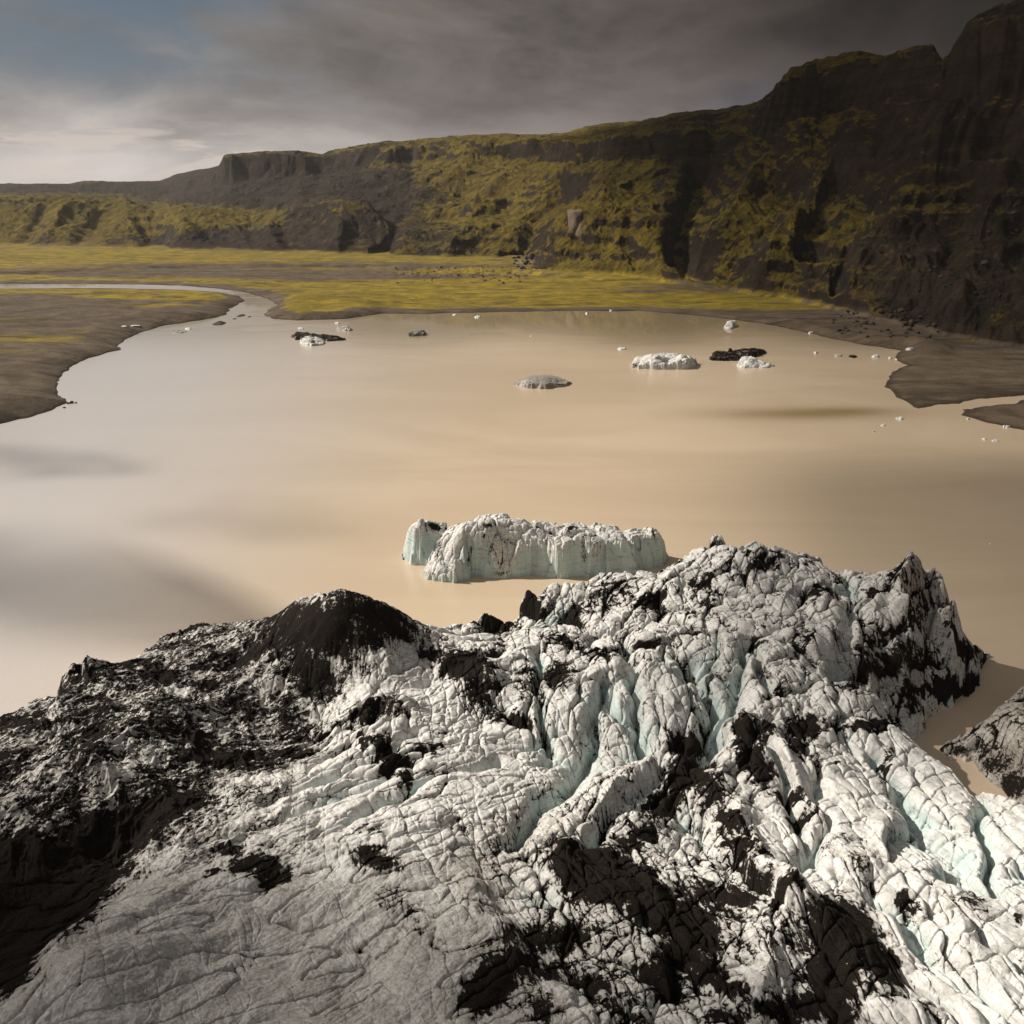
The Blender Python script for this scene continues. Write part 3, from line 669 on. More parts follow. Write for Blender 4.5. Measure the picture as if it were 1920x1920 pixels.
LINES = [
    ([(1698, 1064), (1735, 1120), (1775, 1185), (1815, 1225)], 2.2, 7.0), ([(1668, 1085), (1680, 1120), (1690, 1180)], 2.0, 5.0), ([(1640, 1200), (1700, 1230), (1790, 1275)], 2.2, 3.0),
    ([(1050, 1610), (1130, 1510), (1200, 1425), (1262, 1400)], 4.0, 3.5), ([(1345, 1400), (1362, 1470), (1392, 1560), (1450, 1660)], 3.0, 3.0), ([(1400, 1360), (1470, 1430), (1540, 1520), (1600, 1610)], 3.0, 2.6),
    ([(1560, 1430), (1640, 1530), (1740, 1650), (1840, 1770), (1920, 1900)], 3.5, 2.0), ([(1480, 1690), (1560, 1740), (1650, 1850)], 4.0, 3.5), ([(1480, 1690), (1440, 1760), (1430, 1850)], 3.0, 2.6), ([(1210, 1650), (1300, 1760), (1400, 1900)], 3.0, 2.4),
    ([(870, 1700), (950, 1780), (1080, 1910)], 4.0, 2.2), ([(150, 1440), (240, 1375), (330, 1330), (430, 1290), (490, 1250)], 5.0, 3.0), ([(20, 1500), (120, 1440), (260, 1450), (330, 1490)], 4.0, 2.6), ([(300, 1620), (160, 1720), (60, 1830)], 4.0, 2.0),
    ([(630, 1350), (700, 1315), (765, 1332)], 3.0, 3.0), ([(1090, 1290), (1180, 1265), (1260, 1290)], 4.0, 2.2), ([(1540, 1170), (1610, 1240), (1690, 1340)], 4.5, 3.0), ([(840, 1240), (900, 1230), (930, 1290)], 3.0, 2.6), ([(1400, 1270), (1480, 1240), (1560, 1230)], 4.0, 2.0),
    ([(650, 1215), (780, 1190), (880, 1200)], 4.0, 1.6), ([(1250, 1130), (1380, 1080), (1460, 1050)], 4.0, 2.2), ([(1100, 1190), (1220, 1150), (1300, 1130)], 4.0, 1.6), ([(1660, 1080), (1700, 1150), (1710, 1250)], 3.5, 2.5),
    ([(1165, 1230), (1195, 1300), (1180, 1400)], 1.1, -3.2), ([(1290, 1280), (1325, 1335), (1332, 1440)], 1.0, -4.5), ([(1400, 1260), (1375, 1330), (1345, 1400)], 0.9, -3.5), ([(1010, 1240), (1015, 1330), (1018, 1400)], 0.7, -3.0), ([(1130, 1310), (1122, 1400)], 0.8, -3.5),
    ([(1420, 1270), (1435, 1340)], 0.8, -3.0), ([(1840, 1500), (1845, 1600), (1870, 1700)], 0.8, -3.0), ([(1655, 1420), (1700, 1500), (1770, 1610), (1800, 1670)], 0.9, -2.6), ([(1440, 1420), (1480, 1530), (1520, 1640)], 0.8, -2.4), ([(1540, 1440), (1550, 1560), (1500, 1640)], 0.7, -2.2),
    ([(960, 1590), (1060, 1480), (1120, 1400)], 1.2, -2.8), ([(1100, 1600), (1190, 1500), (1260, 1430)], 1.2, -2.6), ([(640, 1560), (800, 1480), (950, 1440)], 1.0, -1.8), ([(500, 1500), (640, 1450), (780, 1400)], 0.9, -1.6), ([(380, 1560), (560, 1530), (720, 1470)], 0.9, -1.6),
    ([(1560, 1300), (1590, 1200), (1570, 1130)], 0.9, -2.6), ([(1690, 1720), (1800, 1850), (1880, 1940)], 0.8, -1.8), ([(1620, 1660), (1740, 1800), (1820, 1920)], 0.7, -1.6), ([(1760, 1560), (1850, 1700)], 0.7, -2.0), ([(1010, 1420), (1130, 1440), (1240, 1420)], 1.4, -1.5)]
ANG_E = wdir(1200, 1640, 1450, 1880)
ANG_F = wdir(620, 1600, 900, 1880)

def build_glacier():
    nr, nc = int(1500 * Q), int(1750 * Q)
    az = np.linspace(math.radians(-45), math.radians(45), nc).astype(F32)
    d = np.geomspace(42, 178, nr).astype(F32)
    A, Dd = np.meshgrid(az, d)
    X = Dd * np.sin(A); Y = Dd * np.cos(A)
    M = rbf_eval(GM, X, Y)
    rim = sstep(14, 2, np.abs(poly_sd(X, Y, GPOLY)))
    M = M + (1 - rim) * (9.5 + (M - 9.5) * 0.62 - M)
    pu, pv = survey(X, Y, M)
    # region weights
    wA = soft(pu, pv, 700, 1480, 360, 120, -14)                 # long slices, centre left
    wB = sstep(1380, 1520, pu) * sstep(1330, 1420, pv)          # right field
    wC = soft(pu, pv, 1150, 1480, 130, 140, -45) * (pv > 1330)
    wV = soft(pu, pv, 1150, 1340, 330, 60, 0)                   # upright fins over the cliff
    wG = sstep(640, 420, pu - (pv - 1300) * 0.25) * sstep(1700, 1560, pv)   # dark hills on the left
    wG = np.maximum(wG, soft(pu, pv, 600, 1200, 180, 80, 10) * 0.9)
    wF = sstep(1560, 1680, pv + 0.05 * (pu - 500)) * sstep(1040, 880, pu - (pv - 1700) * 0.5)        # smooth bowl
    wE = soft(pu, pv, 1250, 1720, 420, 190, 10)                 # torn dirty ridges
    wD = np.clip(1.0 - wA - wB - wC - wV - wG - wF - wE, 0.05, 1) * 1.0   # lumpy seracs
    tot = wA + wB + wC + wV + wG + wF + wE + wD
    wA, wB, wC, wV, wG, wF, wE, wD = (w / tot for w in (wA, wB, wC, wV, wG, wF, wE, wD))
    qx = X + fbm(X / 7, Y / 7, 2, 201) * 2.6; qy = Y + fbm(X / 7, Y / 7, 2, 211) * 2.6
    dmod = (0.35 + 1.3 * sstep(-0.35, 0.45, fbm(X / 14, Y / 14, 3, 205)))
    wx = X + fbm(X / 1.6, Y / 1.6, 3, 221) * 0.35; wy = Y + fbm(X / 1.6, Y / 1.6, 3, 231) * 0.35
    H = np.zeros_like(X); E = np.ones_like(X)
    def add(w, layers):
        nonlocal H
        h = 0; e = np.ones_like(X)
        for (fx, fy, ang, sx, sy, seed, dep, tilt, sharp) in layers:
            a, b = blocks(fx, fy, ang, sx, sy, seed, dep, tilt, sharp, cut=dep * 0.45)
            h = h + (a * dmod if dep > 0.8 else a)
            e = np.minimum(e, b * (1.5 if dep > 0.8 else 2.5))
        H = H + w * h
        return e
    eD = add(wD, [(qx, qy, ANG_D, 9.5, 5.6, 301, 1.2, 1.5, 8), (wx + 3, wy, ANG_D + 0.5, 3.9, 2.5, 302, 0.22, 0.55, 14), (wx, wy, 0.3, 1.5, 1.1, 303, 0.04, 0.08, 9)])
    eA = add(wA, [(qx, qy, ANG_A, 20, 2.9, 311, 0.95, 0.9, 8), (wx, wy, ANG_A, 4.2, 1.9, 312, 0.24, 0.35, 9), (wx, wy, ANG_A + 1.2, 1.8, 1.2, 313, 0.03, 0.06, 9)])
    eB = add(wB, [(qx, qy, ANG_B, 24, 5.6, 321, 1.3, 1.2, 10), (wx, wy, ANG_B + 0.12, 8, 3.4, 322, 0.24, 0.45, 14), (wx, wy, ANG_B + 1.0, 3.0, 1.8, 323, 0.03, 0.08, 9)])
    eC = add(wC, [(qx, qy, ANG_C, 24, 5.5, 331, 1.7, 1.1, 7), (wx, wy, ANG_C, 4.0, 2.4, 332, 0.2, 0.35, 13), (wx, wy, ANG_C + 1.0, 1.7, 1.1, 333, 0.03, 0.07, 9)])
    eV = add(wV, [(qx, qy, ANG_V, 12, 3.8, 341, 2.4, 1.5, 7), (wx, wy, ANG_V + 0.3, 3.8, 2.0, 342, 0.34, 0.5, 8), (wx, wy, ANG_V + 1.0, 1.5, 1.0, 343, 0.04, 0.08, 9)])
    eE = add(wE, [(qx, qy, ANG_E, 17, 4.6, 351, 1.1, 1.6, 6), (wx, wy, ANG_E, 6.5, 1.9, 352, 0.2, 0.55, 12), (wx, wy, ANG_E + .6, 1.4, 0.8, 353, 0.05, 0.12, 9)])
    # long ribs and open crevasses seen one by one
    for (pts, w_, a_) in LINES:
        us, vs, hs = [p[0] for p in pts], [p[1] for p in pts], 11 if a_ > 0 else 9
        lx, ly = px_h(us, vs, hs)
        dm = np.full(X.shape, 1e6, F32)
        for q in range(len(pts) - 1):
            bx0, bx1 = min(lx[q], lx[q + 1]) - 12, max(lx[q], lx[q + 1]) + 12
            by0, by1 = min(ly[q], ly[q + 1]) - 12, max(ly[q], ly[q + 1]) + 12
            mk = (qx > bx0) & (qx < bx1) & (qy > by0) & (qy < by1)
            ex, ey = lx[q + 1] - lx[q], ly[q + 1] - ly[q]
            px_, py_ = qx[mk] - lx[q], qy[mk] - ly[q]
            t = np.clip((px_ * ex + py_ * ey) / (ex * ex + ey * ey), 0, 1)
            dm[mk] = np.minimum(dm[mk], np.hypot(px_ - t * ex, py_ - t * ey))
        if a_ > 0: H = H + 0.5 * a_ * np.maximum(0, 1 - dm / (w_ * 1.1)) ** 1.1
        else: H = H + a_ * np.exp(-(dm / w_) ** 1.5)
    gr = ridged(*[t / 9 for t in rot(qx, qy, ANG_G)], 5, 361, 0.55) - 0.6
    rg = rot(qx, qy, ANG_G)
    gr2 = ridged(rg[0] / 3.4, rg[1] / 1.7, 4, 365, 0.6) - 0.6
    H = H + wG * (gr * 2.3 * (1 - 0.85 * soft(pu, pv, 600, 1135, 110, 45)) + gr2 * 0.5 - 0.2)
    # smooth bowl: faint swells and shallow diagonal cuts
    rf = rot(qx, qy, ANG_A + 0.15)
    rf2 = rot(qx, qy, ANG_F)
    sw = fbm(rf[0] / 14, rf[1] / 6, 3, 371) * 1.7 + (ridged(rf[0] / 7, rf[1] / 1.8, 4, 375, 0.55) - 0.6) * 0.26
    cutF = np.abs(perlin(rf[0] / 9, rf[1] / 1.5, 381)); cutF2 = np.abs(perlin(rf2[0] / 8, rf2[1] / 1.9, 383))
    H = H + wF * (sw - 0.10 * np.exp(-cutF * 26) - 0.14 * np.exp(-cutF2 * 30))
    # long straight fractures that cross the whole field
    r1 = rot(wx, wy, ANG_B + 0.1); r2 = rot(wx, wy, ANG_A - 0.05)
    c1 = np.abs(perlin(r1[0] / 14 + 5, r1[1] / 2.6, 385)); c2 = np.abs(perlin(r2[0] / 12, r2[1] / 3.0 + 9, 387))
    cr = np.maximum(np.exp(-c1 * 30) * (1 - np.minimum(wF + wA, 1)), np.exp(-c2 * 34)) * (1 - wG)
    H = H - cr * 0.55
    rug = fbm(X / 0.55, Y / 0.55, 4, 391, 0.6)
    H = H + rug * (0.05 + 0.09 * wG + 0.05 * wE - 0.02 * wF) + fbm(X / 2.6, Y / 2.6, 3, 395) * 0.30
    H = H * (1 - 0.8 * soft(pu, pv, 610, 1138, 120, 48))
    Z = M + H
    # steep torn front
    sd = poly_sd(X + fbm(X / 2.5, Y / 2.5, 3, 401) * 0.5, Y + fbm(X / 2.5, Y / 2.5, 3, 403) * 0.5, GPOLY)
    edge = np.where(sd < 0, sd * 1.9, 0)
    Z = Z + edge
    # calm down blocks at the waterline on the right
    fin = soft(pu, pv, 1735, 1140, 75, 90, -25)
    low = sstep(3.5, 0.5, M)
    Z = np.where(sd >= 0, np.maximum(Z, 0.25 + 0.3 * rug + sd * 0.1) * 1.0, Z)
    # ---- surface character
    e = wD * eD + wA * eA + wB * eB + wC * eC + wV * eV + wE * eE + (wG + wF) * 0.8
    crack = sstep(0.24, 0.04, e)
    dirt = ellipses(pu + fbm(X / 1.3, Y / 1.3, 4, 411) * 26, pv + fbm(X / 1.3, Y / 1.3, 4, 413) * 18, DIRT, 1.1)
    # streaks that feather the patches
    rs = rot(wx, wy, ANG_B)
    streak = ridged(rs[0] / 3.2, rs[1] / 0.55, 4, 421, 0.6) - 0.62
    rs2 = rot(wx, wy, ANG_A)
    streak2 = ridged(rs2[0] / 2.6, rs2[1] / 0.6, 4, 425, 0.6) - 0.62
    lf = sstep(700, 500, pu)
    stk = streak * (1 - lf) + streak2 * lf
    ambient = 0.06 + 0.33 * wE + 0.55 * wG + 0.07 * wD + 0.10 * wC * sstep(1500, 1200, pu)
    dirt = np.maximum(dirt, ambient + wG * 0.45 * fbm(X / 9, Y / 6, 4, 471) + wE * 0.4 * fbm(X / 6, Y / 6, 4, 473)) + 0.0 + stk * (0.42 * sstep(0.12, 0.5, np.maximum(dirt, ambient)))
    grit = sstep(0.05, 0.4, fbm(X / 6, Y / 6, 4, 431))
    dirt = dirt + crack * (0.30 + 0.25 * grit) * (1 - 0.5 * wB) + cr * (0.28 + 0.25 * grit) * (1 - 0.4 * wB)
    dirt = dirt + wF * (np.exp(-cutF * 40) + np.exp(-cutF2 * 45)) * 0.42 * (0.35 + 0.65 * grit)
    dirt = dirt + fin * 1.0 * fbm(X / 0.7, Y / 6, 3, 461)
    grey = 0.04 + wF * 0.52 + 0.22 * wE + 0.25 * wG + soft(pu, pv, 1000, 1560, 200, 120, -20) * 0.28 + soft(pu, pv, 1650, 1260, 140, 70, 20) * 0.6 + soft(pu, pv, 1740, 1120, 60, 90, -25) * 0.8 + fbm(X / 7, Y / 7, 3, 441) * 0.22
    grey = grey + soft(pu, pv, 1250, 1420, 260, 30) * 0.1 - wB * 0.12
    # low clean walls show old blue ice: local drop against the block tops
    hl = H + 1.0
    blue = 0.8 * sstep(-0.2, -2.1, H) * (1 - 0.6 * wG) * (1 - 0.8 * wF) * (0.55 + 0.45 * sstep(-0.3, 0.3, fbm(X / 4, Y / 4, 3, 451)))
    blue = blue + sstep(0, -3, sd) * 0.5
    co = np.stack([X, Y, Z], -1).reshape(-1, 3)
    Fc = grid_faces(nr, nc)
    zf = Z.ravel()[Fc].max(1)
    keep = zf > -1.2
    attrs = {'dirt': dirt.ravel(), 'blue': np.clip(blue, 0, 1).ravel(), 'grey': grey.ravel()}
    uf, vf = pu.ravel()[Fc[:, 0]], pv.ravel()[Fc[:, 0]]
    g = bpy.data.objects.new('glacier', None); COL.objects.link(g); g.location = (0, 90, 0)
    co = co - np.array([0, 90, 0], F32)
    tag(g, 'crevassed white glacier tongue streaked with black volcanic grit filling the foreground', 'glacier', kind='structure')
    def inpoly(u, v, P):
        return poly_sd(uf, vf, P) > 0
    regs = [('debris_hill', 'ash-covered dark ice hill rising to the highest left peak', [(300, 1190), (520, 1130), (620, 1080), (800, 1160), (780, 1200), (640, 1240), (600, 1300), (600, 1420), (480, 1440), (400, 1400), (470, 1300), (300, 1260)]),
            ('debris_cone', 'black ash cone in the lower middle of the ice', [(1030, 1600), (1130, 1590), (1200, 1620), (1270, 1700), (1250, 1750), (1150, 1740), (1060, 1700)]),
            ('debris_cone', 'black ash slope under the ridge at the lower right', [(1500, 1690), (1560, 1690), (1680, 1790), (1690, 1870), (1600, 1900), (1540, 1860), (1560, 1790)]),
            ('debris_cone', 'oval black ash pocket below the ice cliff', [(1370, 1360), (1410, 1350), (1450, 1400), (1460, 1460), (1420, 1480), (1385, 1430)]),
            ('rock_fin', 'upright grey-black striped fin at the far right tip', [(1655, 1100), (1650, 1040), (1800, 1030), (1880, 1230), (1800, 1250), (1740, 1190), (1700, 1130)])]
    taken = ~keep
    for nm, lab, P in regs:
        s = inpoly(uf, vf, [(float(a), float(b)) for a, b in P]) & ~taken
        taken |= s
        tag(sub_mesh(nm, co, Fc, s, M_ICE, attrs, g), lab)
    sub_mesh('ice_surface', co, Fc, ~taken, M_ICE, attrs, g)
build_glacier()

# ------------------------------------------------------------------ icebergs
def berg(name, outline, ctrl, res, label, cat='iceberg', group=None, lay=None, dirt0=0.0, dirts=(), grey0=0.1, blue0=0.35, seed=0, wall=6.0, rough=1.0, ang=0.0, parts=None):
    """outline: waterline (u, v) in the survey; ctrl: (u, v, h) tops; a closed body with its keel under water"""
    ox, oy = px_h([p[0] for p in outline], [p[1] for p in outline], 0.0)
    P = [(float(a), float(b)) for a, b in zip(ox, oy)]
    if ctrl[0][2] > 100:      # (u, v of the top, v of the waterline below it)
        bx, by = px_h([c[0] for c in ctrl], [c[2] for c in ctrl], 0.0)
        _, hz = px_d([c[0] for c in ctrl], [c[1] for c in ctrl], np.hypot(bx, by))
        ctrl = [(c[0], c[1], float(z)) for c, z in zip(ctrl, hz)]
        cx, cy = bx, by
    else:
        cx, cy = px_h([c[0] for c in ctrl], [c[1] for c in ctrl], [c[2] for c in ctrl])
    ctrl = [(c[0], c[1], max(c[2], 0.2)) for c in ctrl]
    x0, x1, y0, y1 = min(ox) - 2, max(ox) + 2, min(oy) - 2, max(oy) + 2
    L = max(x1 - x0, y1 - y0)
    st = res / max(Q, 0.5)
    gx = np.arange(x0, x1 + st, st); gy = np.arange(y0, y1 + st, st)
    X, Y = np.meshgrid(gx.astype(F32), gy.astype(F32))
    if len(ctrl) > 2:
        m = rbf_fit([(a, b, c[2]) for a, b, c in zip(cx, cy, ctrl)])
        Mz = rbf_eval(m, X, Y)
    else:
        Mz = np.full_like(X, ctrl[0][2])
    s = rough
    wx = X + fbm(X / (3 * s), Y / (3 * s), 4, seed + 1) * 0.9 * s; wy = Y + fbm(X / (3 * s), Y / (3 * s), 4, seed + 2) * 0.9 * s
    H = 0; e = np.ones_like(X)
    for (sx, sy, dep, tilt, sharp, da) in (lay or [(5 * s, 3 * s, .55 * s, .7 * s, 5, 0), (1.8 * s, 1.2 * s, .2 * s, .25 * s, 6, .6)]):
        a, b = blocks(wx, wy, ang + da, sx, sy, seed + int(sx * 10), dep, tilt, sharp)
        H = H + a; e = np.minimum(e, b * 2)
    H = H + fbm(X / (.8 * s), Y / (.8 * s), 3, seed + 5) * 0.15 * s
    sd = poly_sd(X + (fbm(X / (2.2 * s), Y / (2.2 * s), 3, seed + 7) * 0.55 + perlin(X / (5 * s), Y / (5 * s), seed + 17) * 0.8) * s, Y + fbm(X / (2.2 * s), Y / (2.2 * s), 3, seed + 8) * 0.55 * s, P)
    _, _, kf, _, _ = worley(wx / (4.2 * s) + 9, wy / (4.2 * s), seed + 21)
    _, _, kf2, _, _ = worley(wx / (1.9 * s) + 5, wy / (1.9 * s), seed + 23)
    sd = sd + 0.8 * s * sstep(-1.5 * s, 0.2 * s, sd)
    sd = sd - np.where(sd < 3 * s, (1.3 * _R1[kf] + 0.5 * _R2[kf2]) * s, 0) * sstep(-1.5 * s, 0.2 * s, sd)
    wall = wall * (0.55 + 0.9 * _R3[kf])
    top = Mz + H
    # flutes and overhung blocks along the wall
    wallh = sd * wall
    k = 0.8 * s
    Z = np.where(sd > -2, np.minimum(top, wallh), -4 * s)
    Z = np.maximum(Z, -1.5)
    Z = np.where(sd > 0.3 * s, np.maximum(Z, 0.25 * s), Z)
    pu, pv = survey(X, Y, np.maximum(Z, 0))
    crack = sstep(0.16, 0.02, e)
    dirt = np.maximum(dirt0, ellipses(pu, pv, dirts)) + crack * 0.40 * (1 - 0.75 * sstep(-0.2, -1.2, wallh - top)) + (ridged(wx / (2.5 * s), wy / (.8 * s), 4, seed + 9) - .6) * .5 * dirt0
    grey = np.full_like(X, grey0) + fbm(X / (4 * s), Y / (4 * s), 3, seed + 11) * 0.25
    onwall = sstep(0.6, -0.4, Z - top + 0.6) * 0 + sstep(-0.2, -1.2, wallh - top)
    blue = blue0 * (sstep(0.2, -1.6 * s, H) * 0.6 + onwall * 0.8) + 0.9 * sstep(0.7 * s, 0.1, Z) * blue0
    c0 = np.array([float(np.mean(ox)), float(np.mean(oy)), 0.0])
    co = np.stack([X, Y, Z], -1).reshape(-1, 3)
    F = grid_faces(*X.shape)
    zf = Z.ravel()[F].max(1)
    keep = zf > -1.45
    # underside (keel) closes the body
    used = np.zeros(len(co), bool); used[F[keep].ravel()] = True
    idx = np.cumsum(used) - 1
    tf = idx[F[keep]]; cu = co[used] - c0
    bot = cu.copy(); bot[:, 2] = -1.6 - 0.8 * s
    n = len(cu)
    ed = np.concatenate([tf[:, [0, 1]], tf[:, [1, 2]], tf[:, [2, 3]], tf[:, [3, 0]]])
    key = {}
    code = ed[:, 0].astype(np.int64) * n + ed[:, 1]; rev = ed[:, 1].astype(np.int64) * n + ed[:, 0]
    bd = ed[~np.isin(code, rev)]
    side = np.stack([bd[:, 1], bd[:, 0], bd[:, 0] + n, bd[:, 1] + n], -1)
    allf = np.concatenate([tf, tf[:, ::-1] + n, side])
    at = {'dirt': dirt.ravel()[used], 'blue': np.clip(blue, 0, 1).ravel()[used], 'grey': grey.ravel()[used]}
    at = {k2: np.concatenate([v, v]) for k2, v in at.items()}
    o = link_mesh(name, np.concatenate([cu, bot]), allf, M_ICE, at)
    o.location = c0
    tag(o, label, cat, group)
    return o

# the large berg in front of the tongue
berg('iceberg', [(750, 1046), (758, 1040), (790, 1036), (830, 1034), (900, 1030), (1000, 1030), (1100, 1030), (1180, 1034), (1230, 1038), (1257, 1046), (1245, 1062), (1205, 1066), (1200, 1075), (1150, 1076), (1130, 1083), (1080, 1080), (1060, 1086), (1010, 1083), (985, 1078), (940, 1086), (890, 1080), (878, 1087), (850, 1092), (815, 1088), (790, 1082), (792, 1072), (815, 1064), (822, 1056), (800, 1061), (770, 1060)],
     [(765, 1000, 1048), (775, 985, 1048), (795, 975, 1050), (808, 980, 1046), (820, 1000, 1052), (832, 985, 1044), (850, 992, 1060), (812, 1040, 1070), (830, 1015, 1070), (870, 990, 1072), (895, 982, 1070), (900, 975, 1045), (930, 968, 1044), (925, 990, 1072), (960, 996, 1070), (985, 990, 1068), (1000, 978, 1040), (1050, 981, 1040), (1010, 1003, 1070), (1060, 1015, 1078), (1085, 1003, 1074), (1105, 1008, 1074), (1130, 1012, 1074), (1100, 984, 1042), (1150, 990, 1044), (1190, 1000, 1060), (1160, 1005, 1068), (1208, 1003, 1060), (1228, 994, 1056), (1240, 1015, 1050), (1253, 1040, 1050), (758, 1028, 1048), (800, 1072, 1084), (845, 1050, 1084), (940, 1074, 1084)],
     0.12, 'large blocky white iceberg with sheer layered walls floating off the glacier front', seed=500,
     lay=[(7, 4.5, 1.2, 1.2, 7, 0.2), (2.6, 1.8, .3, .4, 8, .7), (1.1, .8, .05, .1, 8, 0)], wall=4.5, grey0=0.27, blue0=0.95,
     dirts=[(815, 988, 14, 7, 25, .8), (915, 985, 14, 5, -10, .6), (1012, 971, 10, 3, 0, .8), (1070, 990, 10, 5, -30, .7), (935, 1040, 30, 24, 10, .22), (822, 1030, 8, 24, 10, .5), (882, 1035, 4, 34, 14, .55), (905, 1010, 4, 20, 30, .5), (1095, 1030, 6, 30, 0, .5), (1115, 1030, 8, 26, 0, .4), (1030, 1020, 5, 20, 0, .4), (935, 1075, 14, 6, 0, .45), (1180, 983, 12, 3, 0, .6), (1228, 1010, 4, 20, -15, .4)], ang=0.2)

# dirty ice at the right edge
berg('iceberg', [(1765, 1408), (1790, 1398), (1830, 1392), (1850, 1370), (1880, 1340), (1900, 1320), (1960, 1300), (2150, 1320), (2300, 1450), (2200, 1600), (2000, 1590), (1930, 1560), (1880, 1500), (1845, 1470), (1825, 1450), (1818, 1430), (1800, 1425), (1770, 1415)],
     [(1770, 1410, .4), (1800, 1405, 1), (1835, 1400, 3), (1845, 1420, 2), (1870, 1365, 6), (1900, 1335, 8), (1960, 1330, 8), (1880, 1440, 4), (1900, 1400, 6), (1860, 1460, 4), (1920, 1480, 5), (2050, 1450, 8), (2200, 1450, 6)],
     0.14, 'grey-brown dirty iceberg with a clean white cap at the right edge', seed=540, wall=2.2, grey0=0.75, blue0=0.25, rough=1.3, dirt0=0.36,
     dirts=[(1870, 1430, 40, 30, 20, .6), (1900, 1470, 40, 30, 30, .7), (1840, 1400, 20, 16, 0, .6), (1800, 1408, 30, 12, -10, .6)])
_i = 0
for (u, v, w, hh, l) in ((1779, 1409, 5, .5, 'small white ice chunk nearest the tip of the dirty berg'), (1782, 1424, 9, .8, 'largest of the small white ice chunks beside the dirty berg'),
                         (1801, 1419, 7, .6, 'white ice chunk on the brown apron of the dirty berg'), (1811, 1425, 5, .45, 'small white ice chunk closest to the dark flank of the dirty berg')):
    berg('ice_chunk', [(u - w, v), (u - w * .5, v - 4), (u + w * .5, v - 4), (u + w, v), (u + w * .4, v + 3), (u - w * .5, v + 3)], [(u, v, hh)], 0.07, l, 'ice chunk', 'white ice chunks beside the dirty berg', seed=560 + _i, rough=.25, wall=2.5, grey0=0, blue0=.2)
    _i += 1

def oval(u, v, ru, rv, n=14, seed=0, tail=None):
    r = random.Random(seed)
    return [(u + ru * math.cos(t) * r.uniform(.8, 1.1), v - rv * math.sin(t) * r.uniform(.8, 1.1)) for t in [2 * math.pi * k / n for k in range(n)]]

# bergs far out on the lagoon
berg('iceberg', [(964, 721), (985, 712), (1020, 709), (1050, 713), (1063, 719), (1074, 716), (1072, 723), (1050, 727), (1020, 730), (985, 728)],
     [(967, 718, 721), (985, 711, 722), (1010, 708, 721), (1035, 710, 721), (1056, 717, 722), (1071, 712, 719), (1020, 715, 726)], 0.3,
     'low grey turtle-shaped iceberg with an upturned tail alone in mid lagoon', seed=600, grey0=.8, blue0=.2, wall=1.6, rough=1.2, dirt0=.25, lay=[(14, 1.6, .35, .2, 5, .1), (3, 1, .10, .1, 5, .1)])
berg('iceberg', [(1184, 689), (1190, 680), (1230, 676), (1270, 676), (1300, 680), (1308, 688), (1290, 692), (1240, 693), (1200, 692)],
     [(1188, 679, 687), (1200, 680, 688), (1215, 672, 688), (1230, 665, 687), (1240, 672, 688), (1253, 683, 688), (1262, 675, 687), (1272, 664, 686), (1290, 668, 686), (1304, 679, 686), (1230, 674, 690), (1272, 672, 690)], 0.3,
     'white iceberg with two sharp peaks near the far shore', seed=610, grey0=.3, blue0=.35, wall=3, rough=1.5, lay=[(8, 5, .9, 1.0, 5, .4), (3, 2, .25, .3, 5, .1)], dirts=[(1190, 686, 8, 5, 0, .6), (1245, 686, 8, 5, 0, .4)])
berg('iceberg', [(1328, 672), (1340, 665), (1380, 662), (1410, 658), (1432, 657), (1436, 664), (1415, 670), (1390, 676), (1350, 677), (1332, 676)],
     [(1330, 667, 673), (1345, 662, 672), (1370, 663, 672), (1388, 665, 671), (1403, 658, 668), (1422, 656, 665), (1433, 659, 664)], 0.3,
     'long charcoal-black iceberg behind the white floe near the far shore', seed=620, grey0=.9, dirt0=.62, blue0=.1, wall=2.5, rough=1.4)
berg('iceberg', [(1380, 686), (1390, 679), (1405, 677), (1420, 682), (1440, 684), (1458, 686), (1440, 690), (1415, 690), (1390, 690)],
     [(1385, 681, 687), (1402, 671, 686), (1412, 677, 687), (1425, 684, 688), (1436, 680, 687), (1454, 685, 687)], 0.25,
     'low pale floe with a pointed tail in front of the charcoal iceberg', seed=630, grey0=.15, blue0=.3, wall=2, rough=1.1)
berg('iceberg', [(1357, 614), (1364, 609), (1376, 608), (1382, 613), (1374, 617), (1362, 617)], [(1362, 608, 614), (1371, 602, 613), (1377, 607, 613)], 0.3,
     'small bright white iceberg close under the right end of the far shore', seed=640, grey0=.0, blue0=.2, wall=3, rough=1.2)
berg('iceberg', [(548, 632), (556, 627), (580, 628), (600, 631), (644, 634), (645, 638), (620, 640), (580, 640), (555, 637)], [(556, 626, 632), (570, 628, 634), (585, 628, 634), (600, 631, 636), (620, 632, 636), (638, 632, 636)], 0.35,
     'long flat black iceberg left of centre off the river mouth', seed=650, grey0=.85, dirt0=.60, blue0=.1, wall=2, rough=1.3, dirts=[])
berg('iceberg', [(561, 642), (572, 636), (592, 636), (608, 641), (606, 647), (585, 649), (565, 647)], [(568, 638, 643), (580, 634, 643), (596, 635, 643), (604, 640, 644)], 0.3,
     'rounded dirty-white iceberg touching the long black one', seed=660, grey0=.3, blue0=.2, wall=2.5, rough=1.2, dirts=[(586, 640, 6, 3, 0, .6)])
berg('iceberg', [(766, 628), (775, 624), (798, 624), (799, 629), (780, 631), (767, 631)], [(772, 624, 629), (785, 621, 628), (794, 622, 628)], 0.3,
     'small dark blocky iceberg alone below the grassy far shore', seed=670, grey0=.7, dirt0=.45, blue0=.1, wall=3, rough=1.1)
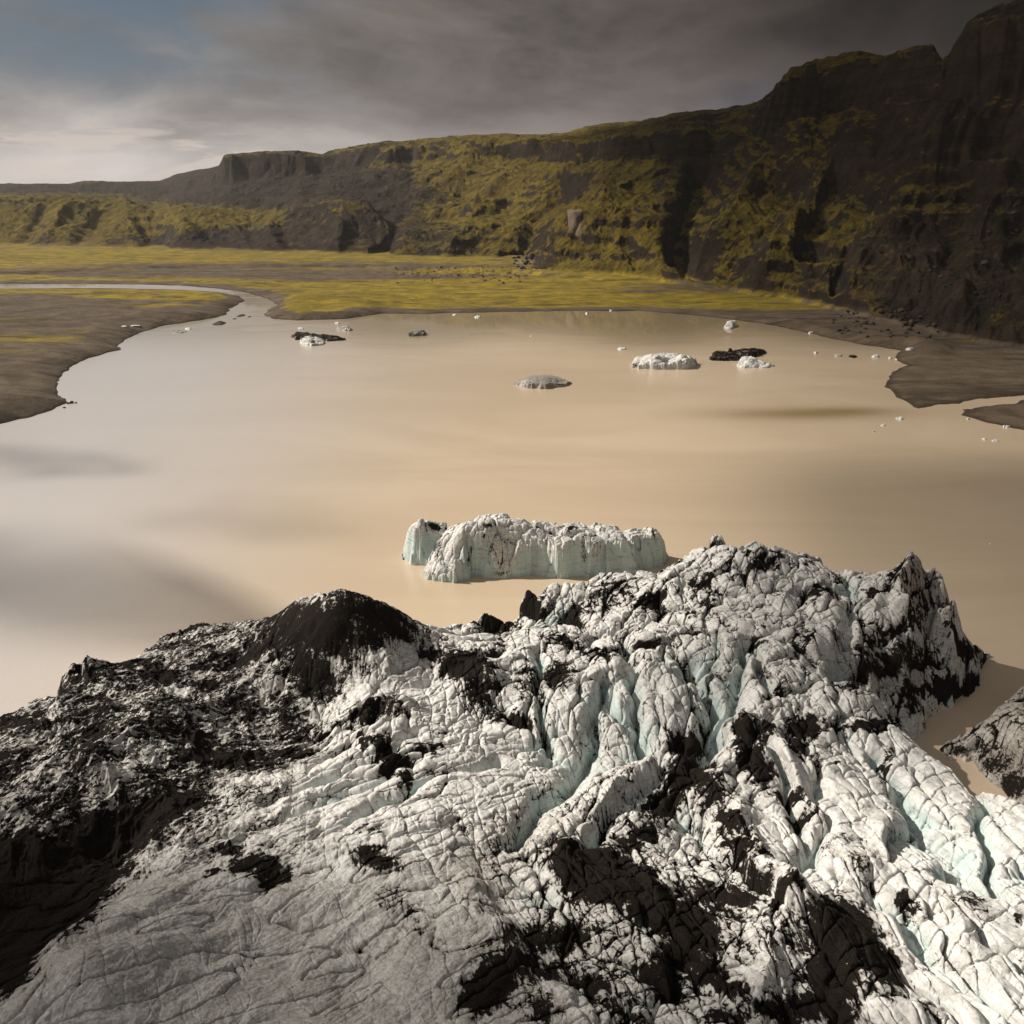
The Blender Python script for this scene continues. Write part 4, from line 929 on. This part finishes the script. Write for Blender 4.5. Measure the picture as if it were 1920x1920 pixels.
berg('iceberg', [(630, 617), (640, 615), (655, 616), (662, 619), (655, 622), (640, 619)], [(635, 614, 618), (648, 616, 619), (657, 615, 620)], 0.3,
     'small half black half white iceberg behind the long flat black one', seed=680, grey0=.4, dirt0=.35, blue0=.1, wall=2.5, rough=1)
SMALL = [(1165, 654, 8, 1.0, 0, 'thin white floe left of the twin-peaked iceberg', 'ice floe'), (1375, 603, 5, 1.2, 0, 'tiny white floe just behind the small bright iceberg', 'ice floe'), (1520, 625, 4, 1.6, 0, 'tiny white ice lump at the foot of the right scree bank', 'ice floe'),
         (1530, 662, 4, 1.4, 0, 'white ice lump right of the charcoal iceberg', 'ice floe'), (1572, 667, 9, 1.2, .35, 'greyish thin floe of the row leading to the gravel delta', 'ice floe'), (1600, 669, 8, 1.0, .8, 'flat black floe of the row leading to the gravel delta', 'ice floe'),
         (1642, 669, 8, 1.6, 0, 'bright white floe of the row nearest the gravel delta', 'ice floe'), (1669, 672, 3, 1.0, 0, 'white ice crumb just off the tip of the gravel delta', 'ice floe'), (1681, 674, 3, 1.0, 0, 'white ice crumb stranded on the tip of the gravel delta', 'ice floe'),
         (1687, 785, 9, .9, 0, 'flat white floe off the stream mouth', 'ice floe'), (1655, 797, 4, .8, 0, 'white ice lump below left of the stream mouth floe', 'ice floe'), (1638, 809, 3, .6, 0, 'tiny white ice lump furthest from the stream mouth', 'ice floe'),
         (1815, 786, 4, .8, 0, 'white ice crumb in the stream gap of the gravel delta', 'ice floe'), (1888, 801, 7, .8, 0, 'white ice strip along the lower edge of the gravel delta', 'ice floe'), (1845, 823, 4, .6, 0, 'left one of two white ice crumbs off the brown point', 'ice floe'),
         (1866, 826, 7, .5, 0, 'right and wider one of two white ice crumbs off the brown point', 'ice floe'), (1856, 1019, 4, .35, 0, 'lone white ice crumb on open water above the glacier tip', 'ice floe'), (336, 622, 14, .6, .5, 'thin dark floe near the left gravel bank', 'ice floe'),
         (354, 617, 6, 1.0, 0, 'small white floe beside the thin dark floe by the left bank', 'ice floe'), (995, 630, 2, .4, 0, 'tiny ice crumb in the calm reflecting band', 'ice floe'), (895, 595, 6, 1.3, 0, 'white ice strip along the grassy far shore', 'ice floe'), (1100, 588, 4, 1.2, 0, 'white ice crumb under the reflection of the bright rock face', 'ice floe'),
         (564, 616, 6, .8, 0, 'thin white floe off the river mouth', 'ice floe'), (632, 606, 5, .9, 0, 'white crumb pair nearest the river mouth bar', 'ice floe'), (1146, 582, 4, 1.2, 0, 'small white lump stranded on the dark far beach', 'ice floe'), (852, 591, 3, 1.0, 0, 'tiny white crumb at the left end of the calm band', 'ice floe')]
for i, (u, v, w, h, dk, l, c) in enumerate(SMALL):
    berg('ice_floe', oval(u, v, w, 1.4 + w * .10, 12, i), [(u, v, h * .6)], max(0.12, 0.25 if v < 700 else 0.1), l, c, 'small floes scattered on the lagoon', seed=700 + i * 9, rough=.55, wall=1.6, grey0=dk, dirt0=dk * .8, blue0=.1)

def lump(name, u, v, w, h, label, cat, z=0.0, mat=None, seed=0, group=None, xy=None):
    """an angular boulder or stranded block standing on the ground"""
    import bmesh
    bm = bmesh.new(); bmesh.ops.create_icosphere(bm, subdivisions=3, radius=1.0)
    r = np.random.RandomState(seed)
    dirs = r.normal(size=(9, 3)); dirs /= np.linalg.norm(dirs, axis=1)[:, None]; off = r.uniform(.55, .9, 9)
    for vt in bm.verts:
        p = np.array(vt.co)
        for dd, of in zip(dirs, off):
            t = p @ dd - of
            if t > 0: p = p - dd * t * 0.9
        vt.co = (p[0] * w, p[1] * w * .9, p[2] * h)
    me = bpy.data.meshes.new(name); bm.to_mesh(me); bm.free(); me.materials.append(mat or M_ROCK)
    if mat is M_ICE:
        for k, val in (('dirt', 0.1), ('blue', .1), ('grey', .15)):
            a = me.attributes.new(k, 'FLOAT', 'POINT'); a.data.foreach_set('value', np.full(len(me.vertices), val, F32))
    o = bpy.data.objects.new(name, me); COL.objects.link(o)
    x, y = xy if xy else (float(t) for t in px_h(u, v, z))
    o.location = (x, y, z + h * 0.35)
    o.rotation_euler = (0, 0, r.uniform(0, 6))
    return tag(o, label, cat, group)

lump('ice_block', 1705, 660, 2.2, 2.6, 'pale upright ice block stranded at the foot of the right bank', 'ice block', .4, M_ICE, 5)
for (u, v, w, l) in ((128, 757, .8, 'boulder nearest the bank at the left spit'), (135, 756, .9, 'middle boulder standing in the water off the left spit'), (142, 756, .6, 'outermost small boulder off the left spit'), (121, 765, .6, 'small dark boulder on the shore below the left spit')):
    lump('boulder', u, v, w, w * .8, l, 'boulder', 0, None, u, 'boulders off the left spit')
sx1, sy1 = px_h(240, 613, 2.5); sx2, sy2 = px_h(258, 612, 2.5)
for (u, v, w, l) in ((234, 613, 2.6, 'small white ice slab stranded on the left gravel flat'), (254, 612, 4.2, 'wider white ice slab stranded on the left gravel flat')):
    x, y = land_hit(u, v)
    z = land_z(x, y)
    lump('ice_slab', u, v, w, .6, l, 'ice slab', z, M_ICE, u, None, (x, y))

# boulders: one mesh of each of four shapes, every boulder an object of its own
protos = [lump('boulder', 1900, 700, 1, .8, 'temporary', 'boulder', 0, None, 900 + k) for k in range(4)]
FIELDS = [((700, 500, 975, 532), 80, 0.6, 1.7, 'dark boulder of the rubble field on the far mossy plain', 'boulders of the rubble field on the far plain', 2),
          ((960, 482, 1010, 505), 22, 1.5, 4.5, 'brown boulder of the rockfall at the foot of the bright rock face', 'boulders of the rockfall below the bright rock face', 0),
          ((1560, 580, 1760, 635), 70, .9, 2.6, 'brown boulder of the scree apron above the right shore', 'boulders of the scree above the right shore', 0),
          ((1700, 360, 1910, 560), 60, 1.2, 3.2, 'boulder of the dark scree slope on the right mountain', 'boulders on the right mountain scree', 0)]
rr = random.Random(11)
firsts = []
for (box, n, w0, w1, lab, grp, sk) in FIELDS:
    for i in range(n):
        src = protos[i % 4]
        o = src.copy(); COL.objects.link(o)
        t = rr.random()
        if sk: u = box[2] - (box[2] - box[0]) * t ** 1.7
        else: u = box[0] + (box[2] - box[0]) * t
        v = rr.uniform(box[1], box[3])
        x, y = land_hit(u, v)
        w = w0 + (w1 - w0) * rr.random() ** 3
        z = land_z(x, y)
        o.location = (x, y, max(z, 0) + w * .15)
        o.scale = (w, w, w * rr.uniform(.7, 1.1))
        o.rotation_euler = (rr.uniform(-.3, .3), rr.uniform(-.3, .3), rr.uniform(0, 6))
        tag(o, lab, 'boulder', grp)
for p in protos: bpy.data.objects.remove(p)

# ------------------------------------------------------------------ light
SUN_EL, SUN_AZ = math.radians(38), math.radians(-74)     # azimuth from +Y (view direction), negative = left
sd_ = bpy.data.lights.new('sun', 'SUN'); sd_.energy = 5.0; sd_.angle = math.radians(0.6); sd_.color = (1.0, 0.93, 0.82)
so = bpy.data.objects.new('sun', sd_); COL.objects.link(so)
tosun = np.array([math.sin(SUN_AZ) * math.cos(SUN_EL), math.cos(SUN_AZ) * math.cos(SUN_EL), math.sin(SUN_EL)])
from mathutils import Vector
so.rotation_euler = Vector(tosun).to_track_quat('Z', 'Y').to_euler()
so.location = (-300, 100, 300)

# unseen cloud layer, added and shaped to shade mountain, lagoon and near ice
def build_shade_cloud():
    HC = 620.0
    k = HC / tosun[2]
    gx = (np.concatenate([np.linspace(-900, -180, 40, endpoint=False), np.linspace(-180, 120, 130, endpoint=False), np.linspace(120, 1900, 120)]) + tosun[0] * k).astype(F32)
    gy = (np.concatenate([np.linspace(-300, 10, 20, endpoint=False), np.linspace(10, 320, 130, endpoint=False), np.linspace(320, 1950, 110)]) + tosun[1] * k).astype(F32)
    X, Y = np.meshgrid(gx, gy)
    # ground point under each cloud point along the sun beam
    GX = X - tosun[0] * k; GY = Y - tosun[1] * k
    d = np.hypot(GX, GY)
    ok = GY > 12
    pu, pv = survey(GX, np.maximum(GY, 12), np.full_like(GX, 5.0))
    wob = fbm(X / 260, Y / 260, 5, 801); wo2 = fbm(X / 45, Y / 45, 4, 803)
    s = 0.95 * sstep(-60, 420, GX - 0.05 * GY + wob * 200) * sstep(150, 420, GY + wob * 100) * np.where(ok, (1 - 0.9 * sstep(625, 660, pv)) * (1 - 0.22 * sstep(480, 600, pv)), 1)
    s0 = 0.80 * (0.35 + 0.65 * sstep(790, 880, pv)) * sstep(1050, 1750, pu + wob * 200) * sstep(1570, 1440, pv + 0.2 * (pu - 1700))
    s0 = s0 * (1 - 0.85 * np.exp(-(((pu - 1400) / 360) ** 2 + ((pv - 1225) / 190) ** 2) ** 1.5))
    s2 = 0.93 * sstep(700, 60, pu - (pv - 1750) * 0.45 + wo2 * 60) * sstep(1420, 1700, pv)  # cloud density shaped to darken the lower left and bottom ice
    s2 = np.maximum(s2, 0.93 * sstep(1600, 1840, pv + wo2 * 60) * sstep(1350, 700, pu))
    s2 = np.maximum(s2, 0.5 * sstep(1760, 1900, pv) * sstep(1750, 1300, pu))
    pu_, pv_ = pu, pv
    wv = fbm(GX / 22, GY / 40, 4, 831); pu = pu + 170 * wv; pv = pv + 60 * fbm(GX / 22, GY / 40, 4, 833)
    s3 = 0.85 * np.exp(-(((pu - 10) / 200) ** 2 + ((pv - 1060) / 95) ** 2) ** 1.6) + 0.55 * np.exp(-(((pu - 30) / 165) ** 2 + ((pv - 828) / 30) ** 2) ** 1.5) + 0.35 * np.exp(-(((pu - 400) / 170) ** 2 + ((pv - 935) / 28) ** 2) ** 1.5)
    pu, pv = pu_, pv_
    s3 = s3 + 0.12 * sstep(1235, 1275, pv - 0.03 * (pu - 1800) + wo2 * 6) * (pu > 1600) * (pv < 1500)
    s4 = 0.0 * sstep(0.0, 0.35, fbm(X / 420, Y / 300, 4, 811)) * sstep(700, 1100, d)
    a = 1 - (1 - s) * (1 - s0 * ok) * (1 - s2 * ok) * (1 - s3 * ok) * (1 - s4)
    a = np.clip(a, 0, .975) * sstep(2200, 1900, Y) * sstep(-900, -600, GX)
    al = 1 - np.sqrt(1 - a)
    th = 8 + 60 * al * (1 + 0.6 * fbm(X / 120, Y / 120, 4, 821))
    top = np.stack([X, Y, HC + th], -1).reshape(-1, 3); bot = np.stack([X, Y, HC - th * .4], -1).reshape(-1, 3)
    F = grid_faces(*X.shape); keep = al.ravel()[F].max(1) > 0.004
    n = len(top)
    F = F[keep]
    co = np.concatenate([top, bot]); F = np.concatenate([F, F[:, ::-1] + n])
    o = link_mesh('shade_cloud', co, F, M_SHADE_CLOUD, {'alpha': np.concatenate([al.ravel()] * 2)})
    tag(o, 'unseen cloud layer added overhead to shade mountain, lagoon and ice', kind='stuff')
build_shade_cloud()

# ------------------------------------------------------------------ air
def build_haze():
    import bmesh
    bm = bmesh.new(); bmesh.ops.create_cube(bm, size=1.0)
    for vt in bm.verts: vt.co = (vt.co.x * 14400, vt.co.y * 14400, 190 + vt.co.z * 410)
    me = bpy.data.meshes.new('haze'); bm.to_mesh(me); bm.free()
    m, n = material('thin_haze')
    v = n.new('ShaderNodeVolumePrincipled')
    v.inputs['Color'].default_value = (0.92, 0.90, 0.90, 1); v.inputs['Density'].default_value = 0.000030; v.inputs['Anisotropy'].default_value = 0.2
    o = n.new('ShaderNodeOutputMaterial'); n.l.new(v.outputs[0], o.inputs['Volume'])
    me.materials.append(m)
    ob = bpy.data.objects.new('haze', me); COL.objects.link(ob)
    tag(ob, 'thin pale haze filling the valley air', kind='stuff')
if not os.environ.get('NOHAZE'): build_haze()

# ------------------------------------------------------------------ sky
w = bpy.data.worlds.new('World'); bpy.context.scene.world = w; w.use_nodes = True
n = NT(w.node_tree)
tc = n.new('ShaderNodeTexCoord').outputs['Generated']
sky = n.new('ShaderNodeTexSky', sky_type='NISHITA'); sky.sun_disc = False; sky.sun_elevation = SUN_EL; sky.sun_rotation = SUN_AZ
sky.air_density = 1.0; sky.dust_density = 1.5
sp3 = n.new('ShaderNodeSeparateXYZ'); n.l.new(tc, sp3.inputs[0])
X_, Y_, Z_ = sp3.outputs
azn = n.math('ARCTAN2', X_, Y_)                                   # -pi..pi, 0 ahead, + right
zc = n.math('MAXIMUM', Z_, 0.0)
den = n.math('ADD', zc, 0.10)
cx = n.math('DIVIDE', X_, den); cy = n.math('DIVIDE', Y_, den)
cv = n.new('ShaderNodeCombineXYZ'); n.l.new(cx, cv.inputs[0]); n.l.new(cy, cv.inputs[1])
cl = n.noise(n.mapping(cv.outputs[0], (0.55, 0.40, 1), (0, 0, .2), (3.1, 1.4, 0)), 1.0, 7, 0.55, 0.5)
cl2 = n.noise(n.mapping(tc, (5.0, 5.0, 13.0), (0, 0, 0), (1.3, .7, 2.0)), 1.0, 7, 0.58, 0.35)
# brightness falls from the open sky at the left to the dark cloud at the right
lr = n.ramp(azn, -0.62, 0.30)
lr2 = n.ramp(azn, 0.0, 0.62)
S = 10.0   # colours below are display-scale; Background strength is 0.1
def k(c): return (c[0] * S, c[1] * S, c[2] * S)
lowc = n.mix(lr, k((0.46, 0.415, 0.395)), k((0.175, 0.150, 0.145)))
lowc = n.mix(lr2, lowc, k((0.042, 0.037, 0.040)))
hic = n.mix(lr, k((0.26, 0.235, 0.215)), k((0.078, 0.065, 0.057)))
hic = n.mix(lr2, hic, k((0.0085, 0.0072, 0.0065)))
hgt = n.ramp(Z_, 0.0, 0.20)
cc = n.mix(hgt, lowc, hic)
over = n.mix(n.ramp(azn, -0.25, 0.75), k((0.36, 0.345, 0.335)), k((0.07, 0.066, 0.063)))
over = n.mix(n.ramp(n.math('ABSOLUTE', azn), 1.6, 2.6), over, k((0.18, 0.175, 0.17)))
cc = n.mix(n.ramp(Z_, 0.24, 0.50), cc, over)
cl3 = n.noise(n.mapping(tc, (2.2, 2.2, 7.0), (0, 0, 0.5), (0.3, 4.7, 1.0)), 1.0, 8, 0.62, 0.6)
tex = n.math('ADD', 0.52, n.math('ADD', n.math('MULTIPLY', n.ramp(cl2, 0.32, 0.68), 0.48), n.math('MULTIPLY', n.ramp(cl3, 0.34, 0.66), 0.55)))
tv = n.new('ShaderNodeVectorMath', operation='SCALE'); n.l.new(cc, tv.inputs[0]); n.l.new(tex, tv.inputs['Scale'])
cc = tv.outputs[0]
puff = n.noise(n.mapping(tc, (6.0, 6.0, 34.0), (0, 0, 0), (0.4, 2.7, 1.0)), 1.0, 7, 0.6, 0.25)
pm_ = n.math('MULTIPLY', n.ramp(puff, 0.46, 0.54), n.ramp(n.math('ABSOLUTE', n.math('SUBTRACT', Z_, 0.042)), 0.040, 0.008))
pm_ = n.math('MULTIPLY', pm_, n.ramp(azn, -0.12, -0.30))
cc = n.mix(n.math('MULTIPLY', pm_, 0.7), cc, k((0.60, 0.52, 0.46)))
# blue gap, upper left, and shreds of blue elsewhere
gap = n.math('MULTIPLY', n.ramp(n.math('ADD', n.math('ABSOLUTE', n.math('ADD', azn, 0.36)), n.math('MULTIPLY', n.math('SUBTRACT', cl2, .5), -0.7)), 0.30, 0.08), n.ramp(Z_, 0.045, 0.13))
gap = n.math('MULTIPLY', gap, n.ramp(Z_, 0.55, 0.22))
gap = n.math('MULTIPLY', gap, n.math('ADD', 0.35, n.math('MULTIPLY', n.ramp(n.noise(n.mapping(tc, (4.0, 4.0, 9.0), (0, 0, 0), (7.3, 1.7, 3.0)), 1.0, 8, 0.6, 0.5), 0.60, 0.42), 0.65)))
gap2 = n.math('MULTIPLY', n.ramp(cl, 0.50, 0.62), n.ramp(Z_, 0.16, 0.45))
gap2 = n.math('MULTIPLY', gap2, n.ramp(azn, 0.1, -0.5))
gap3 = n.math('MULTIPLY', n.ramp(n.math('ABSOLUTE', n.math('SUBTRACT', azn, 0.27)), 0.12, 0.0), n.ramp(n.math('ABSOLUTE', n.math('SUBTRACT', Z_, 0.075)), 0.05, 0.0))
blue = n.new('ShaderNodeVectorMath', operation='SCALE'); n.l.new(sky.outputs[0], blue.inputs[0]); blue.inputs['Scale'].default_value = 0.40
bluec = n.mix(0.75, blue.outputs[0], k((0.080, 0.125, 0.175)))
cc = n.mix(n.math('MULTIPLY', n.math('MAXIMUM', gap, gap2), 0.92), cc, bluec)
cc = n.mix(n.math('MULTIPLY', gap3, 0.45), cc, k((0.075, 0.085, 0.125)))
bg = n.new('ShaderNodeBackground'); n.l.new(cc, bg.inputs[0]); bg.inputs[1].default_value = 0.1
wo = n.new('ShaderNodeOutputWorld'); n.l.new(bg.outputs[0], wo.inputs[0])

# ------------------------------------------------------------------ camera + render
cam = bpy.data.cameras.new('camera'); co_ = bpy.data.objects.new('camera', cam); COL.objects.link(co_)
co_.location = (0, 0, CH); co_.rotation_euler = (math.pi / 2 - PITCH, 0, 0)
cam.sensor_width = 36; cam.sensor_fit = 'HORIZONTAL'; cam.lens = 36 * FPX / 1920
cam.clip_start = 1; cam.clip_end = 40000
sc = bpy.context.scene; sc.camera = co_
sc.render.resolution_x = sc.render.resolution_y = 1024
sc.view_settings.view_transform = 'Standard'; sc.view_settings.look = 'None'; sc.view_settings.gamma = 1; sc.view_settings.exposure = 0.16
sc.render.engine = 'CYCLES'
sc.cycles.max_bounces = 6; sc.cycles.diffuse_bounces = 3; sc.cycles.glossy_bounces = 3; sc.cycles.transparent_max_bounces = 12
sc.cycles.caustics_reflective = False; sc.cycles.caustics_refractive = False
